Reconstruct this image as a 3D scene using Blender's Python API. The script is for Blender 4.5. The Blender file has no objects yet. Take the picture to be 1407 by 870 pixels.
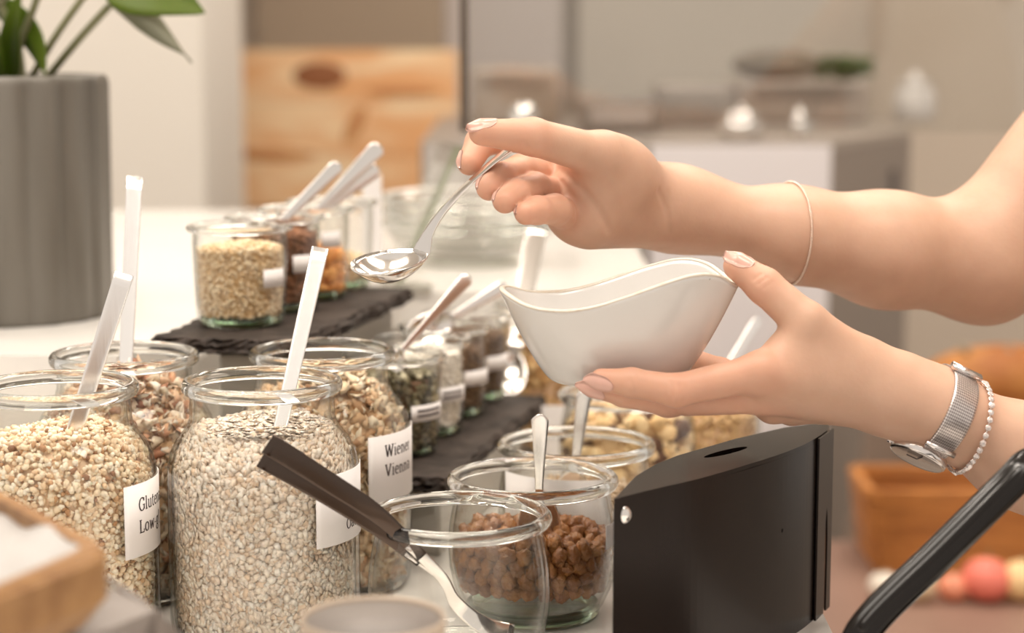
import bpy, math, random
import numpy as np
from mathutils import Vector, Matrix

random.seed(7)
RNG = np.random.default_rng(7)
SC = bpy.context.scene
COL = SC.collection
PI = math.pi

# ------------------------------------------------------------------ camera
F_PX, PITCH, CAMZ = 2736.0, math.radians(8.2), 0.345
cam_d = bpy.data.cameras.new('camera')
cam = bpy.data.objects.new('camera', cam_d)
COL.objects.link(cam)
cam.location = (0, 0, CAMZ)
cam.rotation_euler = (PI / 2 - PITCH, 0, 0)
cam_d.sensor_width = 36.0
cam_d.lens = F_PX / 1407 * 36.0
cam_d.clip_start = 0.02
cam_d.clip_end = 50
cam_d.dof.use_dof = True
cam_d.dof.focus_distance = 1.12
cam_d.dof.aperture_fstop = 4.8
SC.camera = cam

# ------------------------------------------------------------------ world, light, exposure
SC.view_settings.view_transform = 'Standard'
SC.view_settings.look = 'None'
SC.view_settings.gamma = 1.0
SC.view_settings.use_curve_mapping = False
SC.view_settings.exposure = -0.24
SC.cycles.transparent_max_bounces = 48
SC.cycles.max_bounces = 14
SC.cycles.transmission_bounces = 12
SC.cycles.glossy_bounces = 6
w = bpy.data.worlds.new('world')
SC.world = w
w.use_nodes = True
w.node_tree.nodes['Background'].inputs[0].default_value = (1.0, 0.905, 0.81, 1)
w.node_tree.nodes['Background'].inputs[1].default_value = 0.98


def area(name, loc, size, energy, color=(1, 0.905, 0.80), sy=None, target=None, disk=False):
    l = bpy.data.lights.new(name, 'AREA')
    l.energy = energy
    l.color = color
    l.size = size
    if sy:
        l.shape = 'RECTANGLE'
        l.size_y = sy
    if disk:
        l.shape = 'DISK'
    o = bpy.data.objects.new(name, l)
    COL.objects.link(o)
    o.location = loc
    if target is not None:
        o.rotation_euler = (Vector(target) - Vector(loc)).to_track_quat('-Z', 'Y').to_euler()
    return o


CEIL = 1.85
PANELS = [(-0.75, 0.55), (0.55, 0.55), (-0.75, 1.9), (0.75, 2.1), (-0.6, 3.5), (0.7, 3.5)]
for (x, y) in PANELS:
    area('ceiling_panel_light_offscreen', (x, y, CEIL - 0.035), 0.85, 9.5 if y < 2 else 12.0, sy=0.55)
SPOTS = [(-0.35, 0.75), (0.25, 0.8), (-0.1, 1.35), (0.3, 1.65), (-0.55, 1.3)]
for (x, y) in SPOTS:
    area('ceiling_spot_light_offscreen', (x, y, CEIL - 0.085), 0.075, 3.2, color=(1, 0.9, 0.78), disk=True)

# ------------------------------------------------------------------ helpers
FWD = Vector((0, math.cos(PITCH), -math.sin(PITCH)))
UPV = Vector((0, math.sin(PITCH), math.cos(PITCH)))


def at(px, py, Y):
    d = FWD + Vector((1, 0, 0)) * ((px - 703.5) / F_PX) - UPV * ((py - 435) / F_PX)
    return Vector((0, 0, CAMZ)) + d * (Y / d.y)


def ats(pts):
    return [at(*p) for p in pts]


def put(name, mesh, mat=None, parent=None):
    o = bpy.data.objects.new(name, mesh)
    COL.objects.link(o)
    if parent is not None:
        o.parent = parent
    if mat is not None:
        mesh.materials.clear()
        mesh.materials.append(mat)
    return o


def tag(o, label, cat, group=None, kind=None):
    o['label'] = label
    o['category'] = cat
    if group:
        o['group'] = group
    if kind:
        o['kind'] = kind
    return o


def struct(o):
    o['kind'] = 'structure'
    return o


def thing(name, label, cat, loc=(0, 0, 0), rz=0.0, group=None):
    o = bpy.data.objects.new(name, None)
    COL.objects.link(o)
    o.empty_display_size = 0.02
    o.location = loc
    o.rotation_euler = (0, 0, rz)
    return tag(o, label, cat, group)


def mk(verts, faces, smooth=True):
    me = bpy.data.meshes.new('m')
    me.from_pydata([tuple(v) for v in verts], [], [tuple(f) for f in faces])
    me.update()
    if smooth:
        me.shade_smooth()
    return me


class MB:
    """collects shapes into one mesh"""
    def __init__(s):
        s.v, s.f = [], []

    def add(s, verts, faces):
        n = len(s.v)
        s.v += [Vector(v) for v in verts]
        s.f += [tuple(i + n for i in f) for f in faces]
        return s

    def mesh(s, smooth=True):
        return mk(s.v, s.f, smooth)


def g_box(c, size, M=None, bev=0.0):
    x, y, z = [a / 2 for a in size]
    if bev <= 0:
        v = [Vector((sx * x, sy * y, sz * z)) for sx in (-1, 1) for sy in (-1, 1) for sz in (-1, 1)]
        f = [(0, 1, 3, 2), (4, 6, 7, 5), (0, 4, 5, 1), (2, 3, 7, 6), (0, 2, 6, 4), (1, 5, 7, 3)]
    else:
        import bmesh
        bm = bmesh.new()
        bmesh.ops.create_cube(bm, size=1)
        for q in bm.verts:
            q.co = Vector((q.co.x * size[0], q.co.y * size[1], q.co.z * size[2]))
        bmesh.ops.bevel(bm, geom=list(bm.edges), offset=bev, segments=3, affect='EDGES', profile=0.5)
        bm.verts.index_update()
        v = [q.co.copy() for q in bm.verts]
        f = [tuple(q.index for q in fc.verts) for fc in bm.faces]
        bm.free()
    if M is not None:
        v = [M @ q for q in v]
    c = Vector(c)
    return [q + c for q in v], f


def g_lathe(prof, n=48, closed=False):
    """prof list of (r, z); closed = ring profile; ends with r=0 are collapsed"""
    v, f = [], []
    m = len(prof)
    for (r, z) in prof:
        for k in range(n):
            a = 2 * PI * k / n
            v.append(Vector((r * math.cos(a), r * math.sin(a), z)))
    rng = range(m if closed else m - 1)
    for i in rng:
        j = (i + 1) % m
        for k in range(n):
            k2 = (k + 1) % n
            f.append((i * n + k, i * n + k2, j * n + k2, j * n + k))
    if not closed:
        if prof[0][0] > 1e-6:
            f.append(tuple(range(n - 1, -1, -1)))
        if prof[-1][0] > 1e-6:
            f.append(tuple((m - 1) * n + k for k in range(n)))
    return v, f


def spline(pts, n):
    """Catmull-Rom through pts (tuples of equal length)"""
    P = np.array([tuple(p) for p in pts], float)
    if len(P) == 2:
        t = np.linspace(0, 1, n)[:, None]
        return P[0] * (1 - t) + P[1] * t
    E = np.vstack([2 * P[0] - P[1], P, 2 * P[-1] - P[-2]])
    out = []
    for u in np.linspace(0, len(P) - 1 - 1e-9, n):
        i = int(u)
        t = u - i
        a, b, c, d = E[i:i + 4]
        out.append(0.5 * ((2 * b) + (-a + c) * t + (2 * a - 5 * b + 4 * c - d) * t * t + (-a + 3 * b - 3 * c + d) * t ** 3))
    return np.array(out)


def g_sweep(path, width, thick, normal, nsec=12, power=4.0, cap=True):
    """superelliptic section swept along path; normal = face direction of the flat side"""
    path = [Vector(p) for p in path]
    n = len(path)
    N0 = Vector(normal)
    v, f = [], []
    for i, p in enumerate(path):
        T = (path[min(i + 1, n - 1)] - path[max(i - 1, 0)]).normalized()
        S = T.cross(N0).normalized()
        N = S.cross(T).normalized()
        wd = width[i] if hasattr(width, '__len__') else width
        th = thick[i] if hasattr(thick, '__len__') else thick
        for k in range(nsec):
            a = 2 * PI * (k + 0.5) / nsec
            ca, sa = math.cos(a), math.sin(a)
            x = math.copysign(abs(ca) ** (2 / power), ca) * wd / 2
            y = math.copysign(abs(sa) ** (2 / power), sa) * th / 2
            v.append(p + S * x + N * y)
    for i in range(n - 1):
        for k in range(nsec):
            k2 = (k + 1) % nsec
            f.append((i * nsec + k, i * nsec + k2, (i + 1) * nsec + k2, (i + 1) * nsec + k))
    if cap:
        f.append(tuple(range(nsec - 1, -1, -1)))
        f.append(tuple((n - 1) * nsec + k for k in range(nsec)))
    return v, f


def g_tube(path, r, nsec=10, cap=True):
    path = [Vector(p) for p in path]
    d = path[-1] - path[0]
    nn = Vector((0, 0, 1)) if abs(d.normalized().z) < 0.9 else Vector((0, 1, 0))
    w_ = [2 * q for q in r] if hasattr(r, '__len__') else 2 * r
    return g_sweep(path, w_, w_, nn, nsec, 2.0, cap)


def g_ball(c, r, nu=12, nv=8, sc=(1, 1, 1), M=None):
    v, f = [], []
    for j in range(nv + 1):
        b = PI * j / nv - PI / 2
        for i in range(nu):
            a = 2 * PI * i / nu
            q = Vector((math.cos(a) * math.cos(b) * sc[0], math.sin(a) * math.cos(b) * sc[1], math.sin(b) * sc[2])) * r
            if M is not None:
                q = M @ q
            v.append(q + Vector(c))
    for j in range(nv):
        for i in range(nu):
            i2 = (i + 1) % nu
            f.append((j * nu + i, j * nu + i2, (j + 1) * nu + i2, (j + 1) * nu + i))
    return v, f


def g_prism(poly, z0, z1):
    n = len(poly)
    v = [Vector((x, y, z0)) for x, y in poly] + [Vector((x, y, z1)) for x, y in poly]
    f = [tuple(range(n - 1, -1, -1)), tuple(range(n, 2 * n))]
    for i in range(n):
        j = (i + 1) % n
        f.append((i, j, n + j, n + i))
    return v, f


def simple(geom, smooth=True):
    return mk(geom[0], geom[1], smooth)


# ------------------------------------------------------------------ materials
MATS = {}


def nodes(name):
    m = bpy.data.materials.new(name)
    m.use_nodes = True
    nt = m.node_tree
    nt.nodes.clear()
    out = nt.nodes.new('ShaderNodeOutputMaterial')
    MATS[name] = m
    return m, nt, out


def pbr(name, col, rough=0.5, metal=0.0, col2=None, scale=20.0, stretch=(1, 1, 1), bump=0.0, bscale=None,
        sss=0.0, sssr=(1, 0.3, 0.15), coat=0.0, ior=1.45, ramp=(0.35, 0.65), detail=4.0, spec=0.5, trans=0.0, dist=0.0):
    m, nt, out = nodes(name)
    b = nt.nodes.new('ShaderNodeBsdfPrincipled')
    nt.links.new(b.outputs[0], out.inputs[0])
    b.inputs['Base Color'].default_value = (*col, 1)
    b.inputs['Roughness'].default_value = rough
    b.inputs['Metallic'].default_value = metal
    b.inputs['IOR'].default_value = ior
    b.inputs['Coat Weight'].default_value = coat
    b.inputs['Specular IOR Level'].default_value = spec
    b.inputs['Transmission Weight'].default_value = trans
    if sss > 0:
        b.inputs['Subsurface Weight'].default_value = sss
        b.inputs['Subsurface Radius'].default_value = sssr
        b.inputs['Subsurface Scale'].default_value = 0.004
    if col2 is not None or bump > 0:
        tc = nt.nodes.new('ShaderNodeTexCoord')
        mp = nt.nodes.new('ShaderNodeMapping')
        mp.inputs['Scale'].default_value = stretch
        nt.links.new(tc.outputs['Object'], mp.inputs[0])
    if col2 is not None:
        nz = nt.nodes.new('ShaderNodeTexNoise')
        nz.inputs['Scale'].default_value = scale
        nz.inputs['Detail'].default_value = detail
        nz.inputs['Distortion'].default_value = dist
        nt.links.new(mp.outputs[0], nz.inputs['Vector'])
        rp = nt.nodes.new('ShaderNodeValToRGB')
        rp.color_ramp.elements[0].position = ramp[0]
        rp.color_ramp.elements[1].position = ramp[1]
        rp.color_ramp.elements[0].color = (*col, 1)
        rp.color_ramp.elements[1].color = (*col2, 1)
        nt.links.new(nz.outputs[0], rp.inputs[0])
        nt.links.new(rp.outputs[0], b.inputs['Base Color'])
    if bump > 0:
        n2 = nt.nodes.new('ShaderNodeTexNoise')
        n2.inputs['Scale'].default_value = bscale or scale * 3
        n2.inputs['Detail'].default_value = 5
        nt.links.new(mp.outputs[0], n2.inputs['Vector'])
        bp = nt.nodes.new('ShaderNodeBump')
        bp.inputs['Strength'].default_value = bump
        bp.inputs['Distance'].default_value = 0.002
        nt.links.new(n2.outputs[0], bp.inputs['Height'])
        nt.links.new(bp.outputs[0], b.inputs['Normal'])
    return m


def thin_glass(name, tint=(0.99, 0.992, 0.985), edge=(0.62, 0.62, 0.58), refl=0.025, power=4.0, top=0.7):
    m, nt, out = nodes(name)
    lw = nt.nodes.new('ShaderNodeLayerWeight')
    lw.inputs[0].default_value = 0.5
    pw = nt.nodes.new('ShaderNodeMath'); pw.operation = 'POWER'
    pw.inputs[1].default_value = power
    nt.links.new(lw.outputs['Facing'], pw.inputs[0])
    ma = nt.nodes.new('ShaderNodeMath'); ma.operation = 'MULTIPLY_ADD'
    ma.inputs[1].default_value = top
    ma.inputs[2].default_value = refl
    nt.links.new(pw.outputs[0], ma.inputs[0])
    mixc = nt.nodes.new('ShaderNodeMix'); mixc.data_type = 'RGBA'
    mixc.inputs['A'].default_value = (*tint, 1)
    mixc.inputs['B'].default_value = (*edge, 1)
    nt.links.new(pw.outputs[0], mixc.inputs['Factor'])
    tr = nt.nodes.new('ShaderNodeBsdfTransparent')
    nt.links.new(mixc.outputs['Result'], tr.inputs[0])
    gl = nt.nodes.new('ShaderNodeBsdfGlossy')
    gl.inputs['Roughness'].default_value = 0.03
    mx = nt.nodes.new('ShaderNodeMixShader')
    nt.links.new(ma.outputs[0], mx.inputs[0])
    nt.links.new(tr.outputs[0], mx.inputs[1])
    nt.links.new(gl.outputs[0], mx.inputs[2])
    nt.links.new(mx.outputs[0], out.inputs[0])
    return m


def attr_mat(name, stops, rough=0.7, sss=0.0, bump=0.0, spec=0.3):
    """colour from the per-piece value stored in attribute 'tone'"""
    m, nt, out = nodes(name)
    b = nt.nodes.new('ShaderNodeBsdfPrincipled')
    nt.links.new(b.outputs[0], out.inputs[0])
    a = nt.nodes.new('ShaderNodeAttribute')
    a.attribute_name = 'tone'
    rp = nt.nodes.new('ShaderNodeValToRGB')
    el = rp.color_ramp.elements
    while len(el) < len(stops):
        el.new(0.5)
    for e, (p, c) in zip(el, stops):
        e.position = p
        e.color = (*c, 1)
    nt.links.new(a.outputs['Fac'], rp.inputs[0])
    nt.links.new(rp.outputs[0], b.inputs['Base Color'])
    b.inputs['Roughness'].default_value = rough
    b.inputs['Specular IOR Level'].default_value = spec
    if sss:
        b.inputs['Subsurface Weight'].default_value = sss
        b.inputs['Subsurface Radius'].default_value = (1, 0.6, 0.35)
        b.inputs['Subsurface Scale'].default_value = 0.003
    return m


def emit(name, col, s):
    m, nt, out = nodes(name)
    e = nt.nodes.new('ShaderNodeEmission')
    e.inputs[0].default_value = (*col, 1)
    e.inputs[1].default_value = s
    nt.links.new(e.outputs[0], out.inputs[0])
    return m


GLASS = thin_glass('jar_glass')
GLASS_RIM = pbr('rim_glass', (0.97, 0.98, 0.965), rough=0.01, trans=1.0, ior=1.47)
GLASS_BASE = pbr('green_base_glass', (0.72, 0.90, 0.72), rough=0.03, trans=1.0, ior=1.47)
STEEL = pbr('polished_steel', (0.80, 0.77, 0.74), rough=0.14, metal=1.0)
BRUSHED = pbr('brushed_steel', (0.96, 0.94, 0.92), rough=0.24, metal=1.0, bump=0.05, bscale=300, stretch=(1, 1, 0.05))
DSTEEL = pbr('dark_steel', (0.085, 0.064, 0.053), rough=0.22, metal=1.0)
PAPER = pbr('label_paper', (0.86, 0.83, 0.82), rough=0.75)
INK = pbr('ink', (0.05, 0.035, 0.035), rough=0.8)
BLACK = pbr('black_coat', (0.014, 0.009, 0.007), rough=0.26, spec=0.28)
WHITE_TOP = pbr('white_counter', (0.84, 0.81, 0.77), rough=0.16, col2=(0.80, 0.77, 0.73), scale=6)
SLATE = pbr('slate', (0.024, 0.018, 0.015), rough=0.65, spec=0.2, col2=(0.065, 0.05, 0.042), scale=40, bump=0.8, bscale=90)
RISER = pbr('riser_block', (0.42, 0.40, 0.35), rough=0.35)
CERAMIC = None

# ------------------------------------------------------------------ the setting
FLOORZ = -0.9


def slab(name, c, size, mat, bev=0.0):
    return struct(put(name, simple(g_box(c, size, bev=bev), False), mat))


slab('floor', (0, 2.0, FLOORZ - 0.02), (7.0, 7.6, 0.04), pbr('floor_tile', (0.36, 0.28, 0.22), rough=0.5, col2=(0.42, 0.34, 0.27), scale=3))
slab('ceiling', (0, 2.6, CEIL + 0.02), (4.4, 5.2, 0.04), pbr('ceiling_paint', (0.80, 0.76, 0.70), rough=0.9))
slab('wall_back', (0, 4.95, 0.47), (7.0, 0.1, 2.8), pbr('wall_beige', (0.60, 0.51, 0.42), rough=0.9, col2=(0.56, 0.48, 0.40), scale=1.2))
slab('wall_column', (-0.98, 3.62, 0.47), (0.92, 0.5, 2.8), pbr('wall_white', (0.80, 0.75, 0.68), rough=0.9))
slab('trim_1', (-0.38, 4.80, 0.95), (0.44, 0.10, 1.78), pbr('brown_panel', (0.36, 0.28, 0.205), rough=0.8))
slab('trim_2', (-0.03, 4.84, 0.95), (0.30, 0.06, 1.78), pbr('lilac_panel', (0.55, 0.49, 0.46), rough=0.8))
slab('trim_3', (0.51, 4.86, 0.9), (0.70, 0.04, 1.88), pbr('grey_panel', (0.54, 0.485, 0.42), rough=0.7, col2=(0.50, 0.45, 0.39), scale=2))

# ceiling lamps
LAMP = emit('lamp_panel', (1, 0.93, 0.84), 6.0)
SPOTM = emit('lamp_spot', (1, 0.9, 0.78), 60.0)
HOUS = pbr('lamp_housing', (0.7, 0.68, 0.64), rough=0.5)
for (x, y) in PANELS:
    t = thing('ceiling_panel_lamp_offscreen', 'flat rectangular panel lamp set in the ceiling', 'lamp', (x, y, CEIL), group='ceiling panel lamps')
    put('lamp_frame', simple(g_box((0, 0, -0.008), (0.95, 0.65, 0.016)), False), HOUS, t)
    put('diffuser_offscreen', simple(g_box((0, 0, -0.02), (0.85, 0.55, 0.008)), False), LAMP, t)
for (x, y) in SPOTS:
    t = thing('ceiling_spotlight_offscreen', 'small round spotlight on the ceiling', 'lamp', (x, y, CEIL), group='ceiling spotlights')
    put('lamp_housing', simple(g_lathe([(0.05, 0), (0.05, -0.07), (0.046, -0.07), (0.046, -0.004)], 24)), HOUS, t)
    put('lamp_lens_offscreen', simple(g_lathe([(0.042, -0.06), (0.042, -0.072)], 24)), SPOTM, t)

# serving counter (L-shaped plan: wider towards the camera)
ct = thing('serving_counter', 'glossy white buffet counter carrying all the jars', 'counter', (0, 0, 0))
poly = [(-1.5, 0.52), (0.36, 0.52), (0.36, 1.06), (0.185, 1.10), (0.20, 2.55), (-1.5, 2.55)]
put('worktop', simple(g_prism(poly, -0.04, 0.0), False), WHITE_TOP, ct)
bp = [(-1.46, 0.58), (0.30, 0.58), (0.30, 1.02), (0.14, 1.10), (0.15, 2.50), (-1.46, 2.50)]
put('cabinet_body', simple(g_prism(bp, FLOORZ, -0.04), False), pbr('cabinet_body', (0.55, 0.5, 0.45), rough=0.6), ct)
# raised ledge on which planter stands
lg = thing('raised_ledge', 'raised white glossy ledge under the grey planter', 'shelf', (0, 0, 0))
lpoly = [(-1.5, 1.37), (-0.275, 1.37), (-0.235, 1.60), (-0.12, 1.64), (-0.10, 1.71), (0.13, 1.71), (0.13, 2.5), (-1.5, 2.5)]
put('ledge_board', simple(g_prism(lpoly, 0.09, 0.12), False), WHITE_TOP, lg)
put('ledge_support', simple(g_prism([(-1.45, 1.42), (-0.30, 1.42), (-0.26, 1.64), (-0.15, 1.68), (-0.13, 1.76), (0.09, 1.76), (0.09, 2.44), (-1.45, 2.44)], 0.0, 0.09), False), WHITE_TOP, lg)

# ------------------------------------------------------------------ glass jars
def ring_profile(r, z, w_, h, n=10):
    return [(r + w_ * math.cos(a), z + h * math.sin(a)) for a in [2 * PI * k / n for k in range(n)]]


def shell_mesh(outer, th, base_th, n=72):
    """closed glass vessel wall from an outer profile (r, z) bottom to top"""
    inner = [(max(r - th, 0.001), max(z, base_th)) for (r, z) in outer if z >= base_th * 0.7]
    prof = [(0.0005, outer[0][1])] + outer + list(reversed(inner)) + [(0.0005, base_th)]
    v, f = g_lathe(prof, n)
    return mk(v, f)


BIG = [(0.040, 0.0), (0.049, 0.001), (0.0535, 0.005), (0.0545, 0.012), (0.0545, 0.092), (0.0541, 0.100), (0.0524, 0.108),
       (0.0492, 0.1145), (0.0452, 0.1195), (0.0425, 0.1235), (0.0412, 0.128), (0.0408, 0.137), (0.0410, 0.1445)]
TULIP = [(0.030, 0.0), (0.037, 0.002), (0.0425, 0.008), (0.0470, 0.018), (0.0495, 0.030), (0.0502, 0.042), (0.0495, 0.054),
         (0.0478, 0.064), (0.0462, 0.072), (0.0458, 0.077), (0.0462, 0.080)]
MINI = [(0.025, 0.0), (0.0285, 0.0015), (0.0298, 0.005), (0.0302, 0.012), (0.0314, 0.035), (0.0320, 0.056), (0.0317, 0.062), (0.0322, 0.065)]


def make_jar(name, label, pos, prof, th=0.0024, base=0.006, rim_w=0.0035, rim_h=0.0042, cat='jar', group=None, green=False, scale=1.0, rz=0.0):
    t = thing(name, label, cat, pos, rz, group)
    if scale != 1.0:
        prof = [(r * scale, z * scale) for r, z in prof]
    put('jar_body', shell_mesh(prof, th, base), GLASS, t)
    rt, zt = prof[-1]
    put('rim', simple(g_lathe(ring_profile(rt + 0.0012, zt + 0.001, rim_w, rim_h, 12), 72, True)), GLASS_RIM, t)
    r0 = prof[2][0]
    put('foot', simple(g_lathe(ring_profile(r0 - 0.006, 0.0046, 0.004, 0.0042, 10), 48, True)), GLASS_BASE if green else GLASS_RIM, t)
    return t


def inner_r(prof, z, gap):
    zs = [p[1] for p in prof]
    rs = [p[0] for p in prof]
    return np.interp(z, zs, rs) - gap


def pieces_mesh(P, Rm, S, base_v, base_f, tone):
    """many small pieces joined: positions P (n,3), rotations Rm (n,3,3), sizes S (n,3)"""
    n = len(P)
    bv = np.array(base_v)
    V = np.einsum('nij,nkj->nki', Rm, bv[None] * S[:, None, :]) + P[:, None, :]
    k = len(bv)
    faces = np.array(base_f)
    Fs = (faces[None] + (np.arange(n) * k)[:, None, None]).reshape(-1, faces.shape[1])
    me = bpy.data.meshes.new('pieces')
    me.from_pydata(V.reshape(-1, 3).tolist(), [], Fs.tolist())
    me.update()
    a = me.attributes.new('tone', 'FLOAT', 'POINT')
    a.data.foreach_set('value', np.repeat(tone, k).astype(np.float32))
    me.shade_smooth()
    return me


def flake_base(n=7, bend=0.25):
    v = [(0, 0, 0.12), (0, 0, -0.12)]
    for k in range(n):
        a = 2 * PI * k / n
        r = 1 + 0.12 * math.sin(3 * a + 1)
        v.append((r * math.cos(a), r * math.sin(a), bend * (math.cos(a) ** 2) - bend * 0.4))
    f = []
    for k in range(n):
        k2 = (k + 1) % n
        f += [(0, 2 + k, 2 + k2), (1, 2 + k2, 2 + k)]
    return v, f


def ball_base():
    t = (1 + 5 ** 0.5) / 2
    v = np.array([(-1, t, 0), (1, t, 0), (-1, -t, 0), (1, -t, 0), (0, -1, t), (0, 1, t), (0, -1, -t), (0, 1, -t), (t, 0, -1), (t, 0, 1), (-t, 0, -1), (-t, 0, 1)])
    v = v / np.linalg.norm(v[0])
    f = [(0, 11, 5), (0, 5, 1), (0, 1, 7), (0, 7, 10), (0, 10, 11), (1, 5, 9), (5, 11, 4), (11, 10, 2), (10, 7, 6), (7, 1, 8),
         (3, 9, 4), (3, 4, 2), (3, 2, 6), (3, 6, 8), (3, 8, 9), (4, 9, 5), (2, 4, 11), (6, 2, 10), (8, 6, 7), (9, 8, 1)]
    return v.tolist(), f


def rand_rot(n, normal, spread):
    """rotation whose z axis is near the given normals"""
    nn = normal + RNG.normal(0, spread, (n, 3))
    nn /= np.linalg.norm(nn, axis=1)[:, None]
    ref = RNG.normal(0, 1, (n, 3))
    x = np.cross(ref, nn)
    x /= np.linalg.norm(x, axis=1)[:, None]
    y = np.cross(nn, x)
    return np.stack([x, y, nn], axis=2)


def filling(name, label, pos, prof, z0, ztop, n_side, n_top, base, size, mat, core_mat, gap=0.0035, heap=0.004, spread=0.5, layer=0.003,
            size_var=0.35, aspect=(1, 0.8, 1), group=None, front=None, cat='cereal', tone_fn=None):
    zs = RNG.uniform(z0, ztop, n_side)
    a = RNG.uniform(0, 2 * PI, n_side) if front is None else RNG.uniform(front[0], front[1], n_side)
    r = inner_r(prof, zs, gap + size * 0.35) - RNG.uniform(0, layer, n_side)
    P1 = np.stack([r * np.cos(a), r * np.sin(a), zs], 1)
    N1 = np.stack([np.cos(a), np.sin(a), np.zeros(n_side)], 1)
    rt = inner_r(prof, ztop, gap + size * 0.5)
    rr = rt * np.sqrt(RNG.uniform(0, 1, n_top))
    b = RNG.uniform(0, 2 * PI, n_top)
    zt = ztop + heap * (1 - (rr / rt) ** 2) + RNG.uniform(-layer, layer, n_top) * 0.8 + heap * 0.5 * np.sin(3 * rr / rt * np.cos(b) + 1)
    P2 = np.stack([rr * np.cos(b), rr * np.sin(b), zt], 1)
    N2 = np.tile(np.array([[0, 0, 1.0]]), (n_top, 1))
    P = np.vstack([P1, P2])
    N = np.vstack([N1, N2])
    n = len(P)
    S = size * (1 + RNG.uniform(-size_var, size_var, n))[:, None] * np.array(aspect)[None]
    tone = RNG.uniform(0, 1, n)
    t = thing(name, label, cat, pos, group=group)
    t['kind'] = 'stuff'
    o = put('grains', pieces_mesh(P, rand_rot(n, N, spread), S, base[0], base[1], tone), mat, t)
    o['kind'] = 'stuff'
    zz = np.linspace(z0, ztop, 14)
    core = [(float(inner_r(prof, z, gap + layer * 0.75 + size * 0.3)), float(z)) for z in zz]
    core = [(0.001, core[0][1])] + core + [(0.001, ztop + heap * 0.5)]
    c = put('core', simple(g_lathe(core, 40)), core_mat, t)
    c['kind'] = 'stuff'
    return t


def curved_patch(r, a0, a1, z0, z1, th=0.0003, n=16, slant=0.0):
    v, f = [], []
    for side in (0, 1):
        for i in range(n + 1):
            a = a0 + (a1 - a0) * i / n
            rr = r + th * side
            v += [Vector((rr * math.sin(a), -rr * math.cos(a), z0)), Vector((rr * math.sin(a), -rr * math.cos(a), z1))]
    k = 2 * (n + 1)
    for i in range(n):
        f.append((k + 2 * i, k + 2 * i + 2, k + 2 * i + 3, k + 2 * i + 1))
        f.append((2 * i, 2 * i + 1, 2 * i + 3, 2 * i + 2))
        f.append((2 * i, 2 * i + 2, k + 2 * i + 2, k + 2 * i))
        f.append((2 * i + 1, k + 2 * i + 1, k + 2 * i + 3, 2 * i + 3))
    f += [(0, k, k + 1, 1), (2 * n, 2 * n + 1, k + 2 * n + 1, k + 2 * n)]
    return v, f


# --- slab-serif letter strokes for the printed labels (unit: x-height = 1, cap height = 1.45)
def arc(cx, cy, rx, ry, a0, a1, n=10):
    return [(cx + rx * math.cos(math.radians(a0 + (a1 - a0) * i / n)), cy + ry * math.sin(math.radians(a0 + (a1 - a0) * i / n))) for i in range(n + 1)]


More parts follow.
